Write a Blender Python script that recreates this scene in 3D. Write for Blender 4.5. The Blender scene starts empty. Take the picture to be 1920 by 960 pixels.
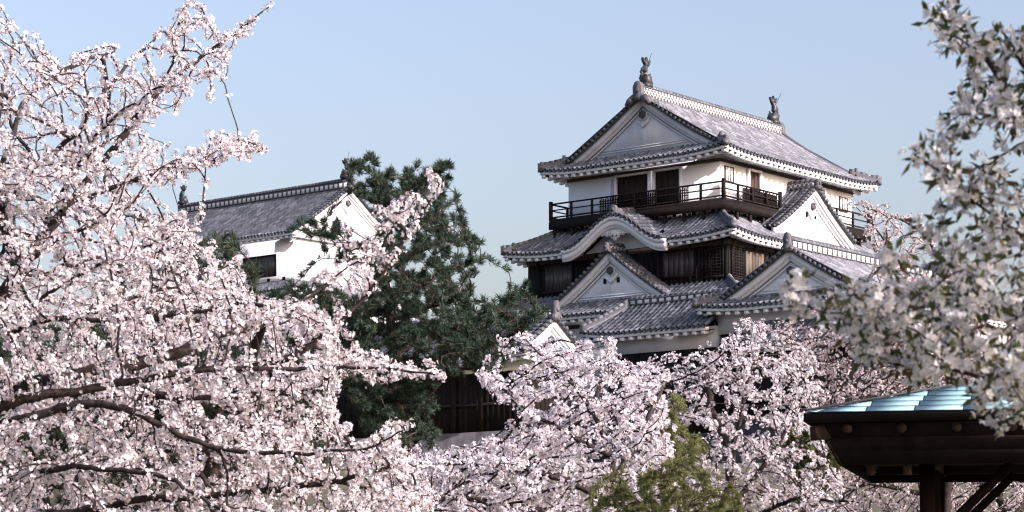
import bpy, math, random
import numpy as np
from mathutils import kdtree, Vector

R = math.radians
rnd = random.Random(7)
rng = np.random.default_rng(7)
scene = bpy.context.scene
C = scene.collection

# ------------------------------------------------------------------ camera, sky, sun, exposure
F_PX, HORIZON = 4151.0, 1080.0            # focal length and eye level, in pixels of the 1920 wide photograph
cam_data = bpy.data.cameras.new('camera')
cam = bpy.data.objects.new('camera', cam_data)
C.objects.link(cam)
cam.location = (0, 0, 0)
cam.rotation_euler = (R(90), 0, 0)
cam_data.sensor_width = 36
cam_data.lens = F_PX / 1920 * 36
cam_data.shift_y = (HORIZON - 480) / 1920
cam_data.clip_start = 0.1
cam_data.clip_end = 6000
cam_data.dof.use_dof = True
cam_data.dof.focus_distance = 36
cam_data.dof.aperture_fstop = 11.0
scene.camera = cam

SUN_EL, SUN_DIR = R(26), (0.85, -0.53)    # the sun stands to the right, slightly behind the camera
world = bpy.data.worlds.new('World')
scene.world = world
world.use_nodes = True
wn = world.node_tree
wn.nodes.clear()
sky = wn.nodes.new('ShaderNodeTexSky')
sky.sky_type = 'NISHITA'
sky.sun_disc = False
sky.sun_elevation = SUN_EL
sky.sun_rotation = math.atan2(SUN_DIR[0], SUN_DIR[1])
sky.altitude = 100
sky.air_density = 1.25
sky.dust_density = 6.0
sky.ozone_density = 0.1
bg = wn.nodes.new('ShaderNodeBackground')
bg.inputs['Strength'].default_value = 0.13
wo = wn.nodes.new('ShaderNodeOutputWorld')
wn.links.new(sky.outputs[0], bg.inputs[0])
wn.links.new(bg.outputs[0], wo.inputs[0])

sun_data = bpy.data.lights.new('sun', 'SUN')
sun_data.energy = 3.3
sun_data.angle = R(0.5)
sun_data.color = (1.0, 0.965, 0.92)
sun = bpy.data.objects.new('sun', sun_data)
C.objects.link(sun)
_h = math.hypot(*SUN_DIR)
_sd = Vector((SUN_DIR[0] / _h * math.cos(SUN_EL), SUN_DIR[1] / _h * math.cos(SUN_EL), math.sin(SUN_EL)))
sun.rotation_euler = _sd.to_track_quat('Z', 'Y').to_euler()

scene.view_settings.view_transform = 'Standard'
scene.view_settings.look = 'None'
scene.view_settings.gamma = 1
scene.view_settings.use_curve_mapping = False
scene.view_settings.exposure = 1.02
scene.view_settings.use_white_balance = True
scene.view_settings.white_balance_temperature = 6100
scene.view_settings.white_balance_tint = 22
scene.render.engine = 'CYCLES'
scene.cycles.max_bounces = 6
scene.cycles.filter_width = 1.15
scene.cycles.transparent_max_bounces = 8

# ------------------------------------------------------------------ frame of the castle
AX = np.array([-5010.0, 4151.0]); AX /= np.linalg.norm(AX)      # along the shaded front, away to the left
BX = np.array([AX[1], -AX[0]])                                   # along the sunlit side, away to the right
O = np.array([10.335, 110.0])                                    # near corner of the keep's top storey


def W(p):
    p = np.asarray(p, dtype=float).reshape(-1, 3)
    q = np.empty_like(p)
    q[:, :2] = O + p[:, :1] * AX + p[:, 1:2] * BX
    q[:, 2] = p[:, 2]
    return q


def at(u, v, y):
    return np.array([(u - 960) / F_PX * y, y, (HORIZON - v) / F_PX * y])


# ------------------------------------------------------------------ mesh building
class MB:
    def __init__(self, frame=True):
        self.v, self.f, self.c, self.n, self.frame = [], [], [], 0, frame

    def add(self, verts, faces, col=None):
        verts = np.asarray(verts, dtype=float).reshape(-1, 3)
        k = len(verts)
        if isinstance(faces, np.ndarray):
            self.f.append(faces + self.n)
        else:
            by = {}
            for f in faces:
                by.setdefault(len(f), []).append(f)
            for fs in by.values():
                self.f.append(np.array(fs, dtype=np.int64) + self.n)
        if col is None:
            col = np.tile(np.array([rng.random(), rng.random(), rng.random(), 1.0]), (k, 1))
        else:
            col = np.asarray(col, dtype=float)
            if col.ndim == 1:
                col = np.tile(col, (k, 1))
            if col.shape[1] == 3:
                col = np.hstack([col, np.ones((k, 1))])
        self.v.append(verts); self.c.append(col); self.n += k

    def box(self, a0, a1, b0, b1, z0, z1, col=None):
        v = [(a, b, z) for a in (a0, a1) for b in (b0, b1) for z in (z0, z1)]
        self.add(v, np.array([[0, 1, 3, 2], [4, 6, 7, 5], [0, 4, 5, 1], [2, 3, 7, 6], [0, 2, 6, 4], [1, 5, 7, 3]]), col)

    def hexa(self, bot, top, col=None):          # two quads of corners
        self.add(list(bot) + list(top), np.array([[3, 2, 1, 0], [4, 5, 6, 7], [0, 1, 5, 4], [1, 2, 6, 5], [2, 3, 7, 6], [3, 0, 4, 7]]), col)

    def bar(self, p, q, w, h=None, col=None, up=(0, 0, 1)):
        p, q = np.array(p, float), np.array(q, float)
        h = h or w
        d = q - p; d /= np.linalg.norm(d)
        up = np.array(up, float)
        if abs(d @ up) > .98: up = np.array((1.0, 0, 0))
        s = np.cross(d, up); s /= np.linalg.norm(s)
        t = np.cross(s, d)
        cs = [s * w / 2 * i + t * h / 2 * j for i, j in ((-1, -1), (1, -1), (1, 1), (-1, 1))]
        self.hexa([p + c for c in cs], [q + c for c in cs], col)

    def tube(self, pts, rad, n=6, caps=True, col=None):
        pts = np.array(pts, float); k = len(pts)
        rad = np.broadcast_to(np.asarray(rad, float), (k,))
        d = np.gradient(pts, axis=0) if k > 2 else np.tile(pts[1] - pts[0], (2, 1))
        d /= np.linalg.norm(d, axis=1)[:, None] + 1e-9
        ref = np.array((0, 0, 1.0)) if abs(d[0, 2]) < .9 else np.array((1.0, 0, 0))
        s = np.cross(d, ref); s /= np.linalg.norm(s, axis=1)[:, None] + 1e-9
        t = np.cross(s, d)
        an = np.arange(n) * 2 * math.pi / n
        v = pts[:, None] + rad[:, None, None] * (np.cos(an)[None, :, None] * s[:, None] + np.sin(an)[None, :, None] * t[:, None])
        i, j = np.meshgrid(np.arange(k - 1), np.arange(n), indexing='ij')
        q = np.stack([i * n + j, i * n + (j + 1) % n, (i + 1) * n + (j + 1) % n, (i + 1) * n + j], -1).reshape(-1, 4)
        self.add(v.reshape(-1, 3), q, col)
        if caps:
            base = self.n - k * n
            self.f.append(np.array([list(range(n))[::-1]]) + base)
            self.f.append(np.array([list(range(n))]) + base + (k - 1) * n)

    def prism(self, poly, p0, ux, uy, depth, col=None):   # outline in the (ux, uy) plane, thickness vector depth
        P = [np.array(p0, float) + x * np.array(ux, float) + y * np.array(uy, float) for x, y in poly]
        n = len(P); Q = [p + np.array(depth, float) for p in P]
        self.add(P + Q, [list(range(n))[::-1], list(range(n, 2 * n))] + [[i, (i + 1) % n, n + (i + 1) % n, n + i] for i in range(n)], col)

    def strip(self, secs, closed=True, caps=True, col=None):     # list of equal cross-sections
        secs = np.array(secs, float); k, n = secs.shape[:2]
        m = n if closed else n - 1
        i, j = np.meshgrid(np.arange(k - 1), np.arange(m), indexing='ij')
        q = np.stack([i * n + j, i * n + (j + 1) % n, (i + 1) * n + (j + 1) % n, (i + 1) * n + j], -1).reshape(-1, 4)
        self.add(secs.reshape(-1, 3), q, col)
        if caps and closed:
            base = self.n - k * n
            self.f.append(np.array([list(range(n))[::-1]]) + base)
            self.f.append(np.array([list(range(n))]) + base + (k - 1) * n)

    def build(self, name, mat, parent=None, smooth=False, loc=None):
        v = np.vstack(self.v); c = np.vstack(self.c)
        if self.frame: v = W(v)
        root = parent
        off = np.zeros(3) if loc is None else np.array(loc, float)
        while root is not None:
            off = off + np.array(root.location); root = root.parent
        v = v - off
        me = bpy.data.meshes.new(name)
        me.vertices.add(len(v)); me.vertices.foreach_set('co', v.astype(np.float32).ravel())
        idx = np.concatenate([f.ravel() for f in self.f]).astype(np.int32)
        tot = np.concatenate([np.full(len(f), f.shape[1]) for f in self.f]).astype(np.int32)
        st = np.concatenate([[0], np.cumsum(tot)[:-1]]).astype(np.int32)
        me.loops.add(len(idx)); me.loops.foreach_set('vertex_index', idx)
        me.polygons.add(len(tot)); me.polygons.foreach_set('loop_start', st)
        me.update(calc_edges=True)
        if smooth: me.polygons.foreach_set('use_smooth', np.ones(len(tot), dtype=bool))
        ca = me.color_attributes.new('tint', 'FLOAT_COLOR', 'POINT')
        ca.data.foreach_set('color', c.astype(np.float32).ravel())
        me.validate(clean_customdata=False)
        me.materials.append(mat)
        o = bpy.data.objects.new(name, me)
        C.objects.link(o)
        if loc is not None: o.location = loc
        if parent: o.parent = parent
        return o


def empty(name, loc):
    o = bpy.data.objects.new(name, None)
    C.objects.link(o); o.location = loc; o.empty_display_size = .5
    return o


def tag(o, label=None, cat=None, group=None, kind=None):
    if label: o['label'] = label
    if cat: o['category'] = cat
    if group: o['group'] = group
    if kind: o['kind'] = kind
    return o


# ------------------------------------------------------------------ materials
def material(name):
    m = bpy.data.materials.new(name); m.use_nodes = True
    nt = m.node_tree; p = nt.nodes['Principled BSDF']
    return m, nt, p


def node(nt, typ, **kw):
    n = nt.nodes.new(typ)
    for k, v in kw.items():
        if k in n.inputs: n.inputs[k].default_value = v
        else: setattr(n, k, v)
    return n


def ramp(nt, src, stops):
    r = nt.nodes.new('ShaderNodeValToRGB')
    e = r.color_ramp.elements
    while len(e) < len(stops): e.new(.5)
    for el, (pos, col) in zip(e, stops):
        el.position = pos; el.color = (*col, 1)
    nt.links.new(src, r.inputs[0])
    return r.outputs[0]


def mixc(nt, a, b, fac, mode='MIX'):
    m = nt.nodes.new('ShaderNodeMix'); m.data_type = 'RGBA'; m.blend_type = mode
    for sock, val in ((m.inputs[0], fac), (m.inputs[6], a), (m.inputs[7], b)):
        if isinstance(val, (int, float)): sock.default_value = val
        elif isinstance(val, tuple): sock.default_value = (*val, 1)
        else: nt.links.new(val, sock)
    return m.outputs[2]


def bump(nt, p, src, strength, dist=.02):
    b = node(nt, 'ShaderNodeBump', Strength=strength, Distance=dist)
    nt.links.new(src, b.inputs['Height']); nt.links.new(b.outputs[0], p.inputs['Normal'])


def noise(nt, scale, detail=5, rough=.6, stretch=None):
    tc = node(nt, 'ShaderNodeTexCoord')
    n = node(nt, 'ShaderNodeTexNoise', Scale=scale, Detail=detail, Roughness=rough)
    if stretch:
        mp = nt.nodes.new('ShaderNodeMapping'); mp.inputs['Scale'].default_value = stretch
        nt.links.new(tc.outputs['Object'], mp.inputs[0]); nt.links.new(mp.outputs[0], n.inputs[0])
    else: nt.links.new(tc.outputs['Object'], n.inputs[0])
    return n.outputs['Fac']


def surf(name, lo, hi, scale=3, rough=.7, stretch=None, bmp=.2, spec=.3, stains=None, tint=0.0):
    m, nt, p = material(name)
    n = noise(nt, scale, 6, .6, stretch)
    col = ramp(nt, n, [(.3, lo), (.7, hi)])
    if stains:
        s = noise(nt, stains[1], 7, .7, stains[2])
        col = mixc(nt, col, stains[0], ramp(nt, s, [(.55, (0, 0, 0)), (.75, (stains[3],) * 3)]))
    if tint:
        at_ = node(nt, 'ShaderNodeAttribute', attribute_name='tint')
        sp = nt.nodes.new('ShaderNodeSeparateColor'); nt.links.new(at_.outputs[0], sp.inputs[0])
        k = ramp(nt, sp.outputs[0], [(0, (1 - tint,) * 3), (1, (1 + tint * .4,) * 3)])
        col = mixc(nt, col, k, 1.0, 'MULTIPLY')
    nt.links.new(col, p.inputs['Base Color'])
    p.inputs['Roughness'].default_value = rough
    p.inputs['Specular IOR Level'].default_value = spec
    if bmp: bump(nt, p, n, bmp)
    return m


PLASTER = surf('plaster', (.70, .715, .76), (.80, .81, .84), .8, .85, bmp=.05, spec=.2, stains=((.52, .52, .55), 1.3, (2.2, 2.2, .22), .45))
PLASTER_SHADED = surf('weathered_shaded_plaster', (.50, .51, .57), (.68, .69, .74), .9, .85, bmp=.08, spec=.2, stains=((.33, .33, .36), 1.6, (1, 1, .3), .5))  # weathered and stained, with front and recess shade put into its tone
CHARRED = surf('charred_board', (.008, .007, .007), (.022, .019, .019), 5, .75, (1, 1, .06), .4, .12, ((.07, .062, .07), 4, (2.5, 2.5, .12), .4), .5)
BROWN = surf('brown_door_wood', (.035, .02, .014), (.085, .05, .035), 5, .7, (1, 1, .08), .3, .3, tint=.4)
WEATHERED = surf('weathered_shutter_wood', (.05, .04, .035), (.20, .16, .125), 6, .75, (3, 3, .1), .3, .3, tint=.5)
RAILWOOD = surf('dark_rail_wood', (.008, .006, .006), (.022, .016, .015), 4, .75, bmp=.2, spec=.12, tint=.3)
SOFFIT = surf('soffit_shade', (.05, .036, .032), (.085, .06, .05), 3, .8, bmp=.2, tint=.2)  # dark brown stands in for the shade under the eaves
STONE = surf('stone', (.045, .042, .045), (.12, .113, .118), 2.5, .9, bmp=.6, stains=((.06, .07, .05), 2, (1, 1, 1), .6), tint=.5)
BRONZE = surf('dark_bronze', (.012, .013, .014), (.04, .043, .048), 8, .5, bmp=.3, spec=.5)
ORNAMENT = surf('dark_ridge_tile', (.035, .035, .04), (.12, .12, .13), 6, .6, bmp=.4, spec=.4)
BARK = surf('cherry_bark', (.018, .014, .014), (.06, .046, .044), 30, .9, bmp=.8, spec=.1)
PINEBARK = surf('pine_bark', (.03, .022, .018), (.10, .075, .06), 12, .9, bmp=.8, spec=.1)
PAVWOOD = surf('pavilion_wood', (.008, .0055, .005), (.022, .015, .013), 6, .8, (1, 1, 1), .3, .1, tint=.4)
GROUND = surf('earth', (.05, .045, .03), (.11, .10, .06), .6, .95, bmp=.5)


def tile_material():
    m, nt, p = material('roof_tile')
    a = node(nt, 'ShaderNodeAttribute', attribute_name='tint')
    sp = nt.nodes.new('ShaderNodeSeparateColor'); nt.links.new(a.outputs[0], sp.inputs[0])
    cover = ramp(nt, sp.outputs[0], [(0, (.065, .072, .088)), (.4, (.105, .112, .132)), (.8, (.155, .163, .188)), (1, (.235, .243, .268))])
    pan = ramp(nt, sp.outputs[0], [(0, (.030, .031, .036)), (1, (.08, .083, .092))])  # pans darker: shade between the cover tiles put into the colour
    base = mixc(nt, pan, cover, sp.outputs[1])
    n = noise(nt, 9, 6, .75)
    col = mixc(nt, base, (.25, .25, .265), ramp(nt, n, [(.54, (0, 0, 0)), (.70, (.5,) * 3)]))
    n2 = noise(nt, 2.2, 6, .7)
    col = mixc(nt, col, (.06, .06, .062), ramp(nt, n2, [(.54, (0, 0, 0)), (.75, (.5,) * 3)]))
    nt.links.new(col, p.inputs['Base Color'])
    p.inputs['Roughness'].default_value = .5
    p.inputs['Specular IOR Level'].default_value = .3
    bump(nt, p, n, .3, .02)
    return m


TILE = tile_material()


def pattern_material(name, kind):
    # tint = (metres along the ridge, metres up, random)
    m, nt, p = material(name)
    a = node(nt, 'ShaderNodeAttribute', attribute_name='tint')
    if kind == 'panel':
        b = node(nt, 'ShaderNodeTexBrick', offset=0.0, offset_frequency=1)
        b.inputs['Scale'].default_value = 1
        b.inputs['Brick Width'].default_value = .42
        b.inputs['Row Height'].default_value = .40
        b.inputs['Mortar Size'].default_value = .075
        b.inputs['Mortar Smooth'].default_value = 0
        b.inputs['Color1'].default_value = (.70, .70, .72, 1)
        b.inputs['Color2'].default_value = (.62, .62, .65, 1)
        b.inputs['Mortar'].default_value = (.05, .05, .055, 1)
        nt.links.new(a.outputs[0], b.inputs['Vector'])
        col = b.outputs[0]
    else:                       # fish scale tiles bedded in white mortar
        v = node(nt, 'ShaderNodeTexVoronoi', feature='DISTANCE_TO_EDGE')
        v.inputs['Scale'].default_value = 6.5
        v.inputs['Randomness'].default_value = 0.12
        mp = nt.nodes.new('ShaderNodeMapping'); mp.inputs['Rotation'].default_value = (0, 0, R(45)); mp.inputs['Scale'].default_value = (.8, .8, 1)
        nt.links.new(a.outputs[0], mp.inputs[0]); nt.links.new(mp.outputs[0], v.inputs['Vector'])
        col = ramp(nt, v.outputs['Distance'], [(.10, (.50, .50, .50)), (.16, (.05, .05, .055)), (.5, (.12, .12, .13))])
    nt.links.new(col, p.inputs['Base Color'])
    p.inputs['Roughness'].default_value = .7
    return m


PANEL = pattern_material('mortared_ridge', 'panel')
LATTICE = pattern_material('scale_ridge', 'lattice')


def leaf_material(name, trans=.35, rough=.6):
    m, nt, p = material(name)
    a = node(nt, 'ShaderNodeAttribute', attribute_name='tint')
    d = nt.nodes.new('ShaderNodeBsdfDiffuse'); t = nt.nodes.new('ShaderNodeBsdfTranslucent')
    nt.links.new(a.outputs[0], d.inputs[0]); nt.links.new(a.outputs[0], t.inputs[0])
    mx = node(nt, 'ShaderNodeMixShader'); mx.inputs[0].default_value = trans
    nt.links.new(d.outputs[0], mx.inputs[1]); nt.links.new(t.outputs[0], mx.inputs[2])
    nt.links.new(mx.outputs[0], nt.nodes['Material Output'].inputs[0])
    nt.nodes.remove(p)
    return m


PETAL = leaf_material('petals', .38)
LEAF = leaf_material('leaves', .3)
NEEDLE = leaf_material('needles', .12)


def copper_material():
    m, nt, p = material('copper_patina')
    a = node(nt, 'ShaderNodeAttribute', attribute_name='tint')
    sp = nt.nodes.new('ShaderNodeSeparateColor'); nt.links.new(a.outputs[0], sp.inputs[0])
    c = ramp(nt, sp.outputs[0], [(0, (.16, .29, .32)), (.5, (.21, .35, .38)), (1, (.27, .41, .44))])
    n = noise(nt, 5, 6, .7)
    c = mixc(nt, c, (.22, .34, .37), ramp(nt, n, [(.5, (0, 0, 0)), (.75, (.5,) * 3)]))
    nt.links.new(c, p.inputs['Base Color'])
    p.inputs['Roughness'].default_value = .75
    p.inputs['Specular IOR Level'].default_value = .2
    return m


COPPER = copper_material()

# ------------------------------------------------------------------ roof building
class Slope:
    """A roof slope in the castle frame: eave from p0 along e, inward n (all in a, b)."""
    def __init__(s, p0, e, n, L, run, z0, rise, curve=.25, lift=.25, lift_len=3.2, lift_ends=(1, 1)):
        s.p0, s.e, s.n = np.array(p0, float), np.array(e, float), np.array(n, float)
        s.L, s.run, s.z0, s.rise, s.curve, s.lift, s.ll, s.le = L, run, z0, rise, curve, lift, lift_len, lift_ends

    def up(s, x, d):
        x = np.asarray(x, float); d = np.asarray(d, float)
        k = s.le[0] * np.clip(1 - x / s.ll, 0, 1) ** 2 + s.le[1] * np.clip(1 - (s.L - x) / s.ll, 0, 1) ** 2
        return s.lift * k * np.clip(1 - d / (s.run * .8), 0, 1)

    def z(s, x, d):
        t = np.asarray(d, float) / s.run
        return s.z0 + s.rise * ((1 - s.curve) * t + s.curve * t * t) + s.up(x, d)

    def pt(s, x, d, dz=0.0):
        x, d = np.broadcast_arrays(np.asarray(x, float), np.asarray(d, float))
        ab = s.p0 + x[..., None] * s.e + d[..., None] * s.n
        return np.concatenate([ab, (s.z(x, d) + dz)[..., None]], -1)


PITCH, COURSE = .30, .30


def tiles(mb, sl, dmax, dmin=None, zextra=None, pitch=PITCH, course=COURSE, caps=True, s0=None, s1=None):
    """Rows of round cover tiles over pans; every course steps down."""
    s0 = 0 if s0 is None else s0; s1 = sl.L if s1 is None else s1
    n = max(1, int(round((s1 - s0) / pitch))); P = (s1 - s0) / n; rad = .29 * P
    px = np.array([-.5 * P, -rad * 1.02, -rad * .72, -rad * .25, rad * .25, rad * .72, rad * 1.02, .5 * P])
    pz = np.array([.0, .022, .022 + rad * .72, .022 + rad, .022 + rad, .022 + rad * .72, .022, .0])
    m = len(px)
    for i in range(n):
        c = s0 + (i + .5) * P
        x = np.clip(c + px, s0, s1)
        hi = np.array([max(0.0, dmax(q)) for q in x]); lo = np.zeros(m) if dmin is None else np.array([dmin(q) for q in x])
        if hi.max() <= lo.min() + .02: continue
        off = rng.random() * .04; sag = rng.normal(0, .010)
        ks = np.arange(0, int(math.ceil((hi.max() - lo.min()) / course)))
        rows, tn, lf = [], [], []
        base = lo.min()
        for k in ks:
            t = rng.random()
            for e_, l_ in ((k * course, .034), ((k + 1) * course, .0)):
                rows.append(np.clip(base + e_ + (off if 0 < e_ else 0), lo, np.maximum(hi, lo))); tn.append(t); lf.append(l_)
        D = np.array(rows); lf = np.array(lf)[:, None]
        X = np.broadcast_to(x, D.shape)
        dz = pz[None, :] + lf + sag
        if zextra is not None: dz = dz + zextra(X, D)
        v = sl.pt(X, D, dz)
        col = np.zeros((len(D), m, 4)); col[..., 0] = np.array(tn)[:, None]; col[..., 3] = 1
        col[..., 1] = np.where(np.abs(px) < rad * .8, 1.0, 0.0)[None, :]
        r, j = np.meshgrid(np.arange(len(D) - 1), np.arange(m - 1), indexing='ij')
        q = np.stack([r * m + j, r * m + j + 1, (r + 1) * m + j + 1, (r + 1) * m + j], -1).reshape(-1, 4)
        mb.add(v.reshape(-1, 3), q, col.reshape(-1, 4))
        if caps and lo[m // 2] <= .01 and hi[m // 2] > .1:
            an = np.arange(8) * math.pi / 4
            cx = c + np.cos(an) * rad * 1.12; dd = np.full(8, -.015)
            ze = 0 if zextra is None else zextra(np.full(8, c), np.zeros(8))
            base_z = sl.z(c, 0)
            ab = sl.p0 + cx[:, None] * sl.e + dd[:, None] * sl.n
            pz_ = base_z + .03 + np.sin(an) * rad * 1.12 + ze + (sl.z(cx, 0) - base_z)
            f = np.concatenate([ab, pz_[:, None]], 1)
            ab2 = ab + .1 * sl.n
            g = np.concatenate([ab2, (pz_ + .03)[:, None]], 1)
            mb.add(np.vstack([f, g]), [list(range(8))] + [[a, (a + 1) % 8, 8 + (a + 1) % 8, 8 + a] for a in range(8)], (.12, .5, .5))


def eave(parent, white, sl, over, skip=(), spacing=.5, zextra=None, slope_up=.18, mit=(1, 1), fascia=.17):
    """White fascia with plastered rafter ends under it; soffit coloured dark for the shade between them."""
    def okay(x): return not any(a <= x <= b for a, b in skip)
    N = max(2, int(sl.L / .4)); xs = np.linspace(0, sl.L, N + 1)
    def P(x, d, z): return np.array([*(sl.p0 + x * sl.e + d * sl.n), z])
    def lim(x): 
        m = over
        if mit[0]: m = min(m, x)
        if mit[1]: m = min(m, sl.L - x)
        return max(m, .02)
    runs, cur = [], []
    for x in xs:
        if okay(x): cur.append(x)
        else:
            if len(cur) > 1: runs.append(cur)
            cur = []
    if len(cur) > 1: runs.append(cur)
    for r in runs:
        mw, md = MB(), MB()
        secs, so = [], []
        for x in r:
            xi = x
            if mit[0] and x == 0: xi = .08
            if mit[1] and x == sl.L: xi = sl.L - .08
            z = float(sl.z(x, 0))
            secs.append([P(xi, .07, z - .02), P(xi, .07, z - fascia), P(xi, .19, z - fascia), P(xi, .19, z - .02)])
            so.append([P(x, .12, z - fascia - .02), P(x, lim(x), z - fascia - .02 + slope_up * lim(x))])
        mw.strip(secs); md.strip(so, closed=False, caps=False)
        n = int(round(sl.L / spacing))
        for i in range(n):
            x = (i + .5) * sl.L / n
            if not (r[0] <= x <= r[-1]): continue
            D = lim(x)
            if D < .2: continue
            z = float(sl.z(x, 0)) - fascia - .015; w = .11
            b, t = [], []
            for d in (.10, D):
                zz = z + slope_up * (d - .1)
                b += [P(x - w, d, zz - .15), P(x + w, d, zz - .15)]; t += [P(x - w, d, zz), P(x + w, d, zz)]
            mw.hexa([b[0], b[1], b[3], b[2]], [t[0], t[1], t[3], t[2]])
        mw.build('eave', white, parent); md.build('soffit', SOFFIT, parent)


def ridge(pts, w=.32, h=.4, mb=None, cap=None, face=None):
    """Stacked ridge along a line of roof points: face = patterned sides, cap = round tiles on top."""
    pts = np.array(pts, float)
    L = np.concatenate([[0], np.cumsum(np.linalg.norm(np.diff(pts, axis=0), axis=1))])
    d = np.gradient(pts, axis=0); d[:, 2] = 0; d /= np.linalg.norm(d, axis=1)[:, None] + 1e-9
    s = np.stack([-d[:, 1], d[:, 0], np.zeros(len(d))], 1)
    up = np.array((0, 0, 1.0))
    def sweep(m, prof, zoff=0):
        prof = np.array(prof)
        secs = pts[:, None] + prof[None, :, :1] * s[:, None] + (prof[None, :, 1:] + zoff) * up
        col = np.zeros((len(pts), len(prof), 4)); col[..., 0] = L[:, None]; col[..., 1] = prof[None, :, 1]; col[..., 2] = .3; col[..., 3] = 1
        k = np.array(secs)
        m.strip(k, col=col.reshape(-1, 4))
    if h > .25:
        sweep(face, [(-w * .42, 0), (-w * .42, h), (w * .42, h), (w * .42, 0)])
        capc = cap
        for zz in (0.02, h - .05):
            prof = np.array([(-w * .5, zz), (-w * .5, zz + .05), (w * .5, zz + .05), (w * .5, zz)])
            secs = pts[:, None] + prof[None, :, :1] * s[:, None] + prof[None, :, 1:] * up
            capc.strip(secs, col=(.6, .5, .5))
    else:
        prof = np.array([(-w * .5, -.1), (-w * .5, h * .45), (-w * .42, h * .5), (-w * .42, h), (w * .42, h), (w * .42, h * .5), (w * .5, h * .45), (w * .5, -.1)])
        secs = pts[:, None] + prof[None, :, :1] * s[:, None] + prof[None, :, 1:] * up
        cap.strip(secs, col=(.35, .5, .5))
    # round cap tiles, one after the other
    step = .3; n = max(1, int(L[-1] / step))
    for i in range(n):
        a, b = i * L[-1] / n, (i + 1) * L[-1] / n
        A = np.array([np.interp(a, L, pts[:, k]) for k in range(3)]); B = np.array([np.interp(b, L, pts[:, k]) for k in range(3)])
        A[2] += h + .02; B[2] += h + .02
        cap.tube([A, B], [w * .36, w * .29], 8, True, (rng.random(), .5, .5))


def hip(parent, sl_pt, side_len, w=.34, h=.22, n=10, start=.0):
    """Hip ridge: sl_pt(t) gives a roof point at depth t; runs from start to side_len, tip turned up."""
    ts = np.linspace(start, side_len, n)
    P = np.array([sl_pt(t) for t in ts])
    P[:, 2] += .06
    mb = MB(); ridge(P, w, h, cap=mb); mb.build('hip_ridge', TILE, parent)


def oni(parent, p, out, h=.6, w=.5, t=.16, extra=None):
    """Ridge-end tile: shouldered plate with a round boss and scrolls, standing across the ridge."""
    mb = MB(); out = np.array([*out, 0.0]); sd = np.array([-out[1], out[0], 0.0])
    poly = [(-.5, 0), (-.62, .12), (-.5, .3), (-.34, .36), (-.36, .72), (-.2, .95), (0, 1.02), (.2, .95), (.36, .72), (.34, .36), (.5, .3), (.62, .12), (.5, 0)]
    mb.prism([(x * w, y * h) for x, y in poly], np.array(p) - out * t / 2, sd, (0, 0, 1), out * t)
    c = np.array(p) + np.array((0, 0, h * .55))
    mb.tube([c + out * t * .4, c + out * (t * .5 + .06)], [w * .24, w * .16], 8)
    for k in (-1, 1):
        c = np.array(p) + sd * k * w * .42 + np.array((0, 0, h * .16))
        mb.tube([c + out * t * .4, c + out * (t * .5 + .05)], [w * .16, w * .1], 8)
    if extra: extra(mb)
    mb.build('ridge_end_tile', ORNAMENT, parent)


def fish(mb, p, fwd, H=1.3):
    """Roof fish: head down on the ridge, body curling up, tail fin spread on top. fwd points along the ridge, outward."""
    fwd = np.array([*fwd, 0.0]); sd = np.array([-fwd[1], fwd[0], 0]); up = np.array((0, 0, 1.0)); p = np.array(p, float)
    cur = [(-.30, .10, .14), (-.16, .13, .20), (.02, .20, .22), (.12, .36, .19), (.12, .54, .15), (.05, .70, .11), (-.04, .84, .07), (-.10, .95, .03)]
    pts = [p + fwd * x * H + up * z * H for x, z, r in cur]
    mb.tube(pts, [r * H * 1.12 for x, z, r in cur], 8)
    mb.prism([(x * H, z * H) for x, z in ((-.08, .74), (.12, .88), (.24, 1.10), (.04, 1.0), (-.03, 1.16), (-.12, .98), (-.30, 1.06), (-.20, .86))], p - sd * .07, fwd, up, sd * .14)
    mb.prism([(x * H, z * H) for x, z in ((.22, .28), (.40, .34), (.30, .42), (.38, .52), (.27, .56), (.30, .68), (.18, .66), (.14, .40))], p - sd * .04, fwd, up, sd * .08)
    for k in (-1, 1):
        mb.prism([(x * H, z * H) for x, z in ((-.02, .18), (.02, .42), (-.14, .50), (-.12, .38), (-.24, .36), (-.16, .26))], p + sd * k * .13 * H - sd * .03, fwd, up, sd * .06)
    mb.box(*sorted((p[0] - .26, p[0] + .26)), p[1] - .26, p[1] + .26, p[2] - .10, p[2] + .10)


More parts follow.
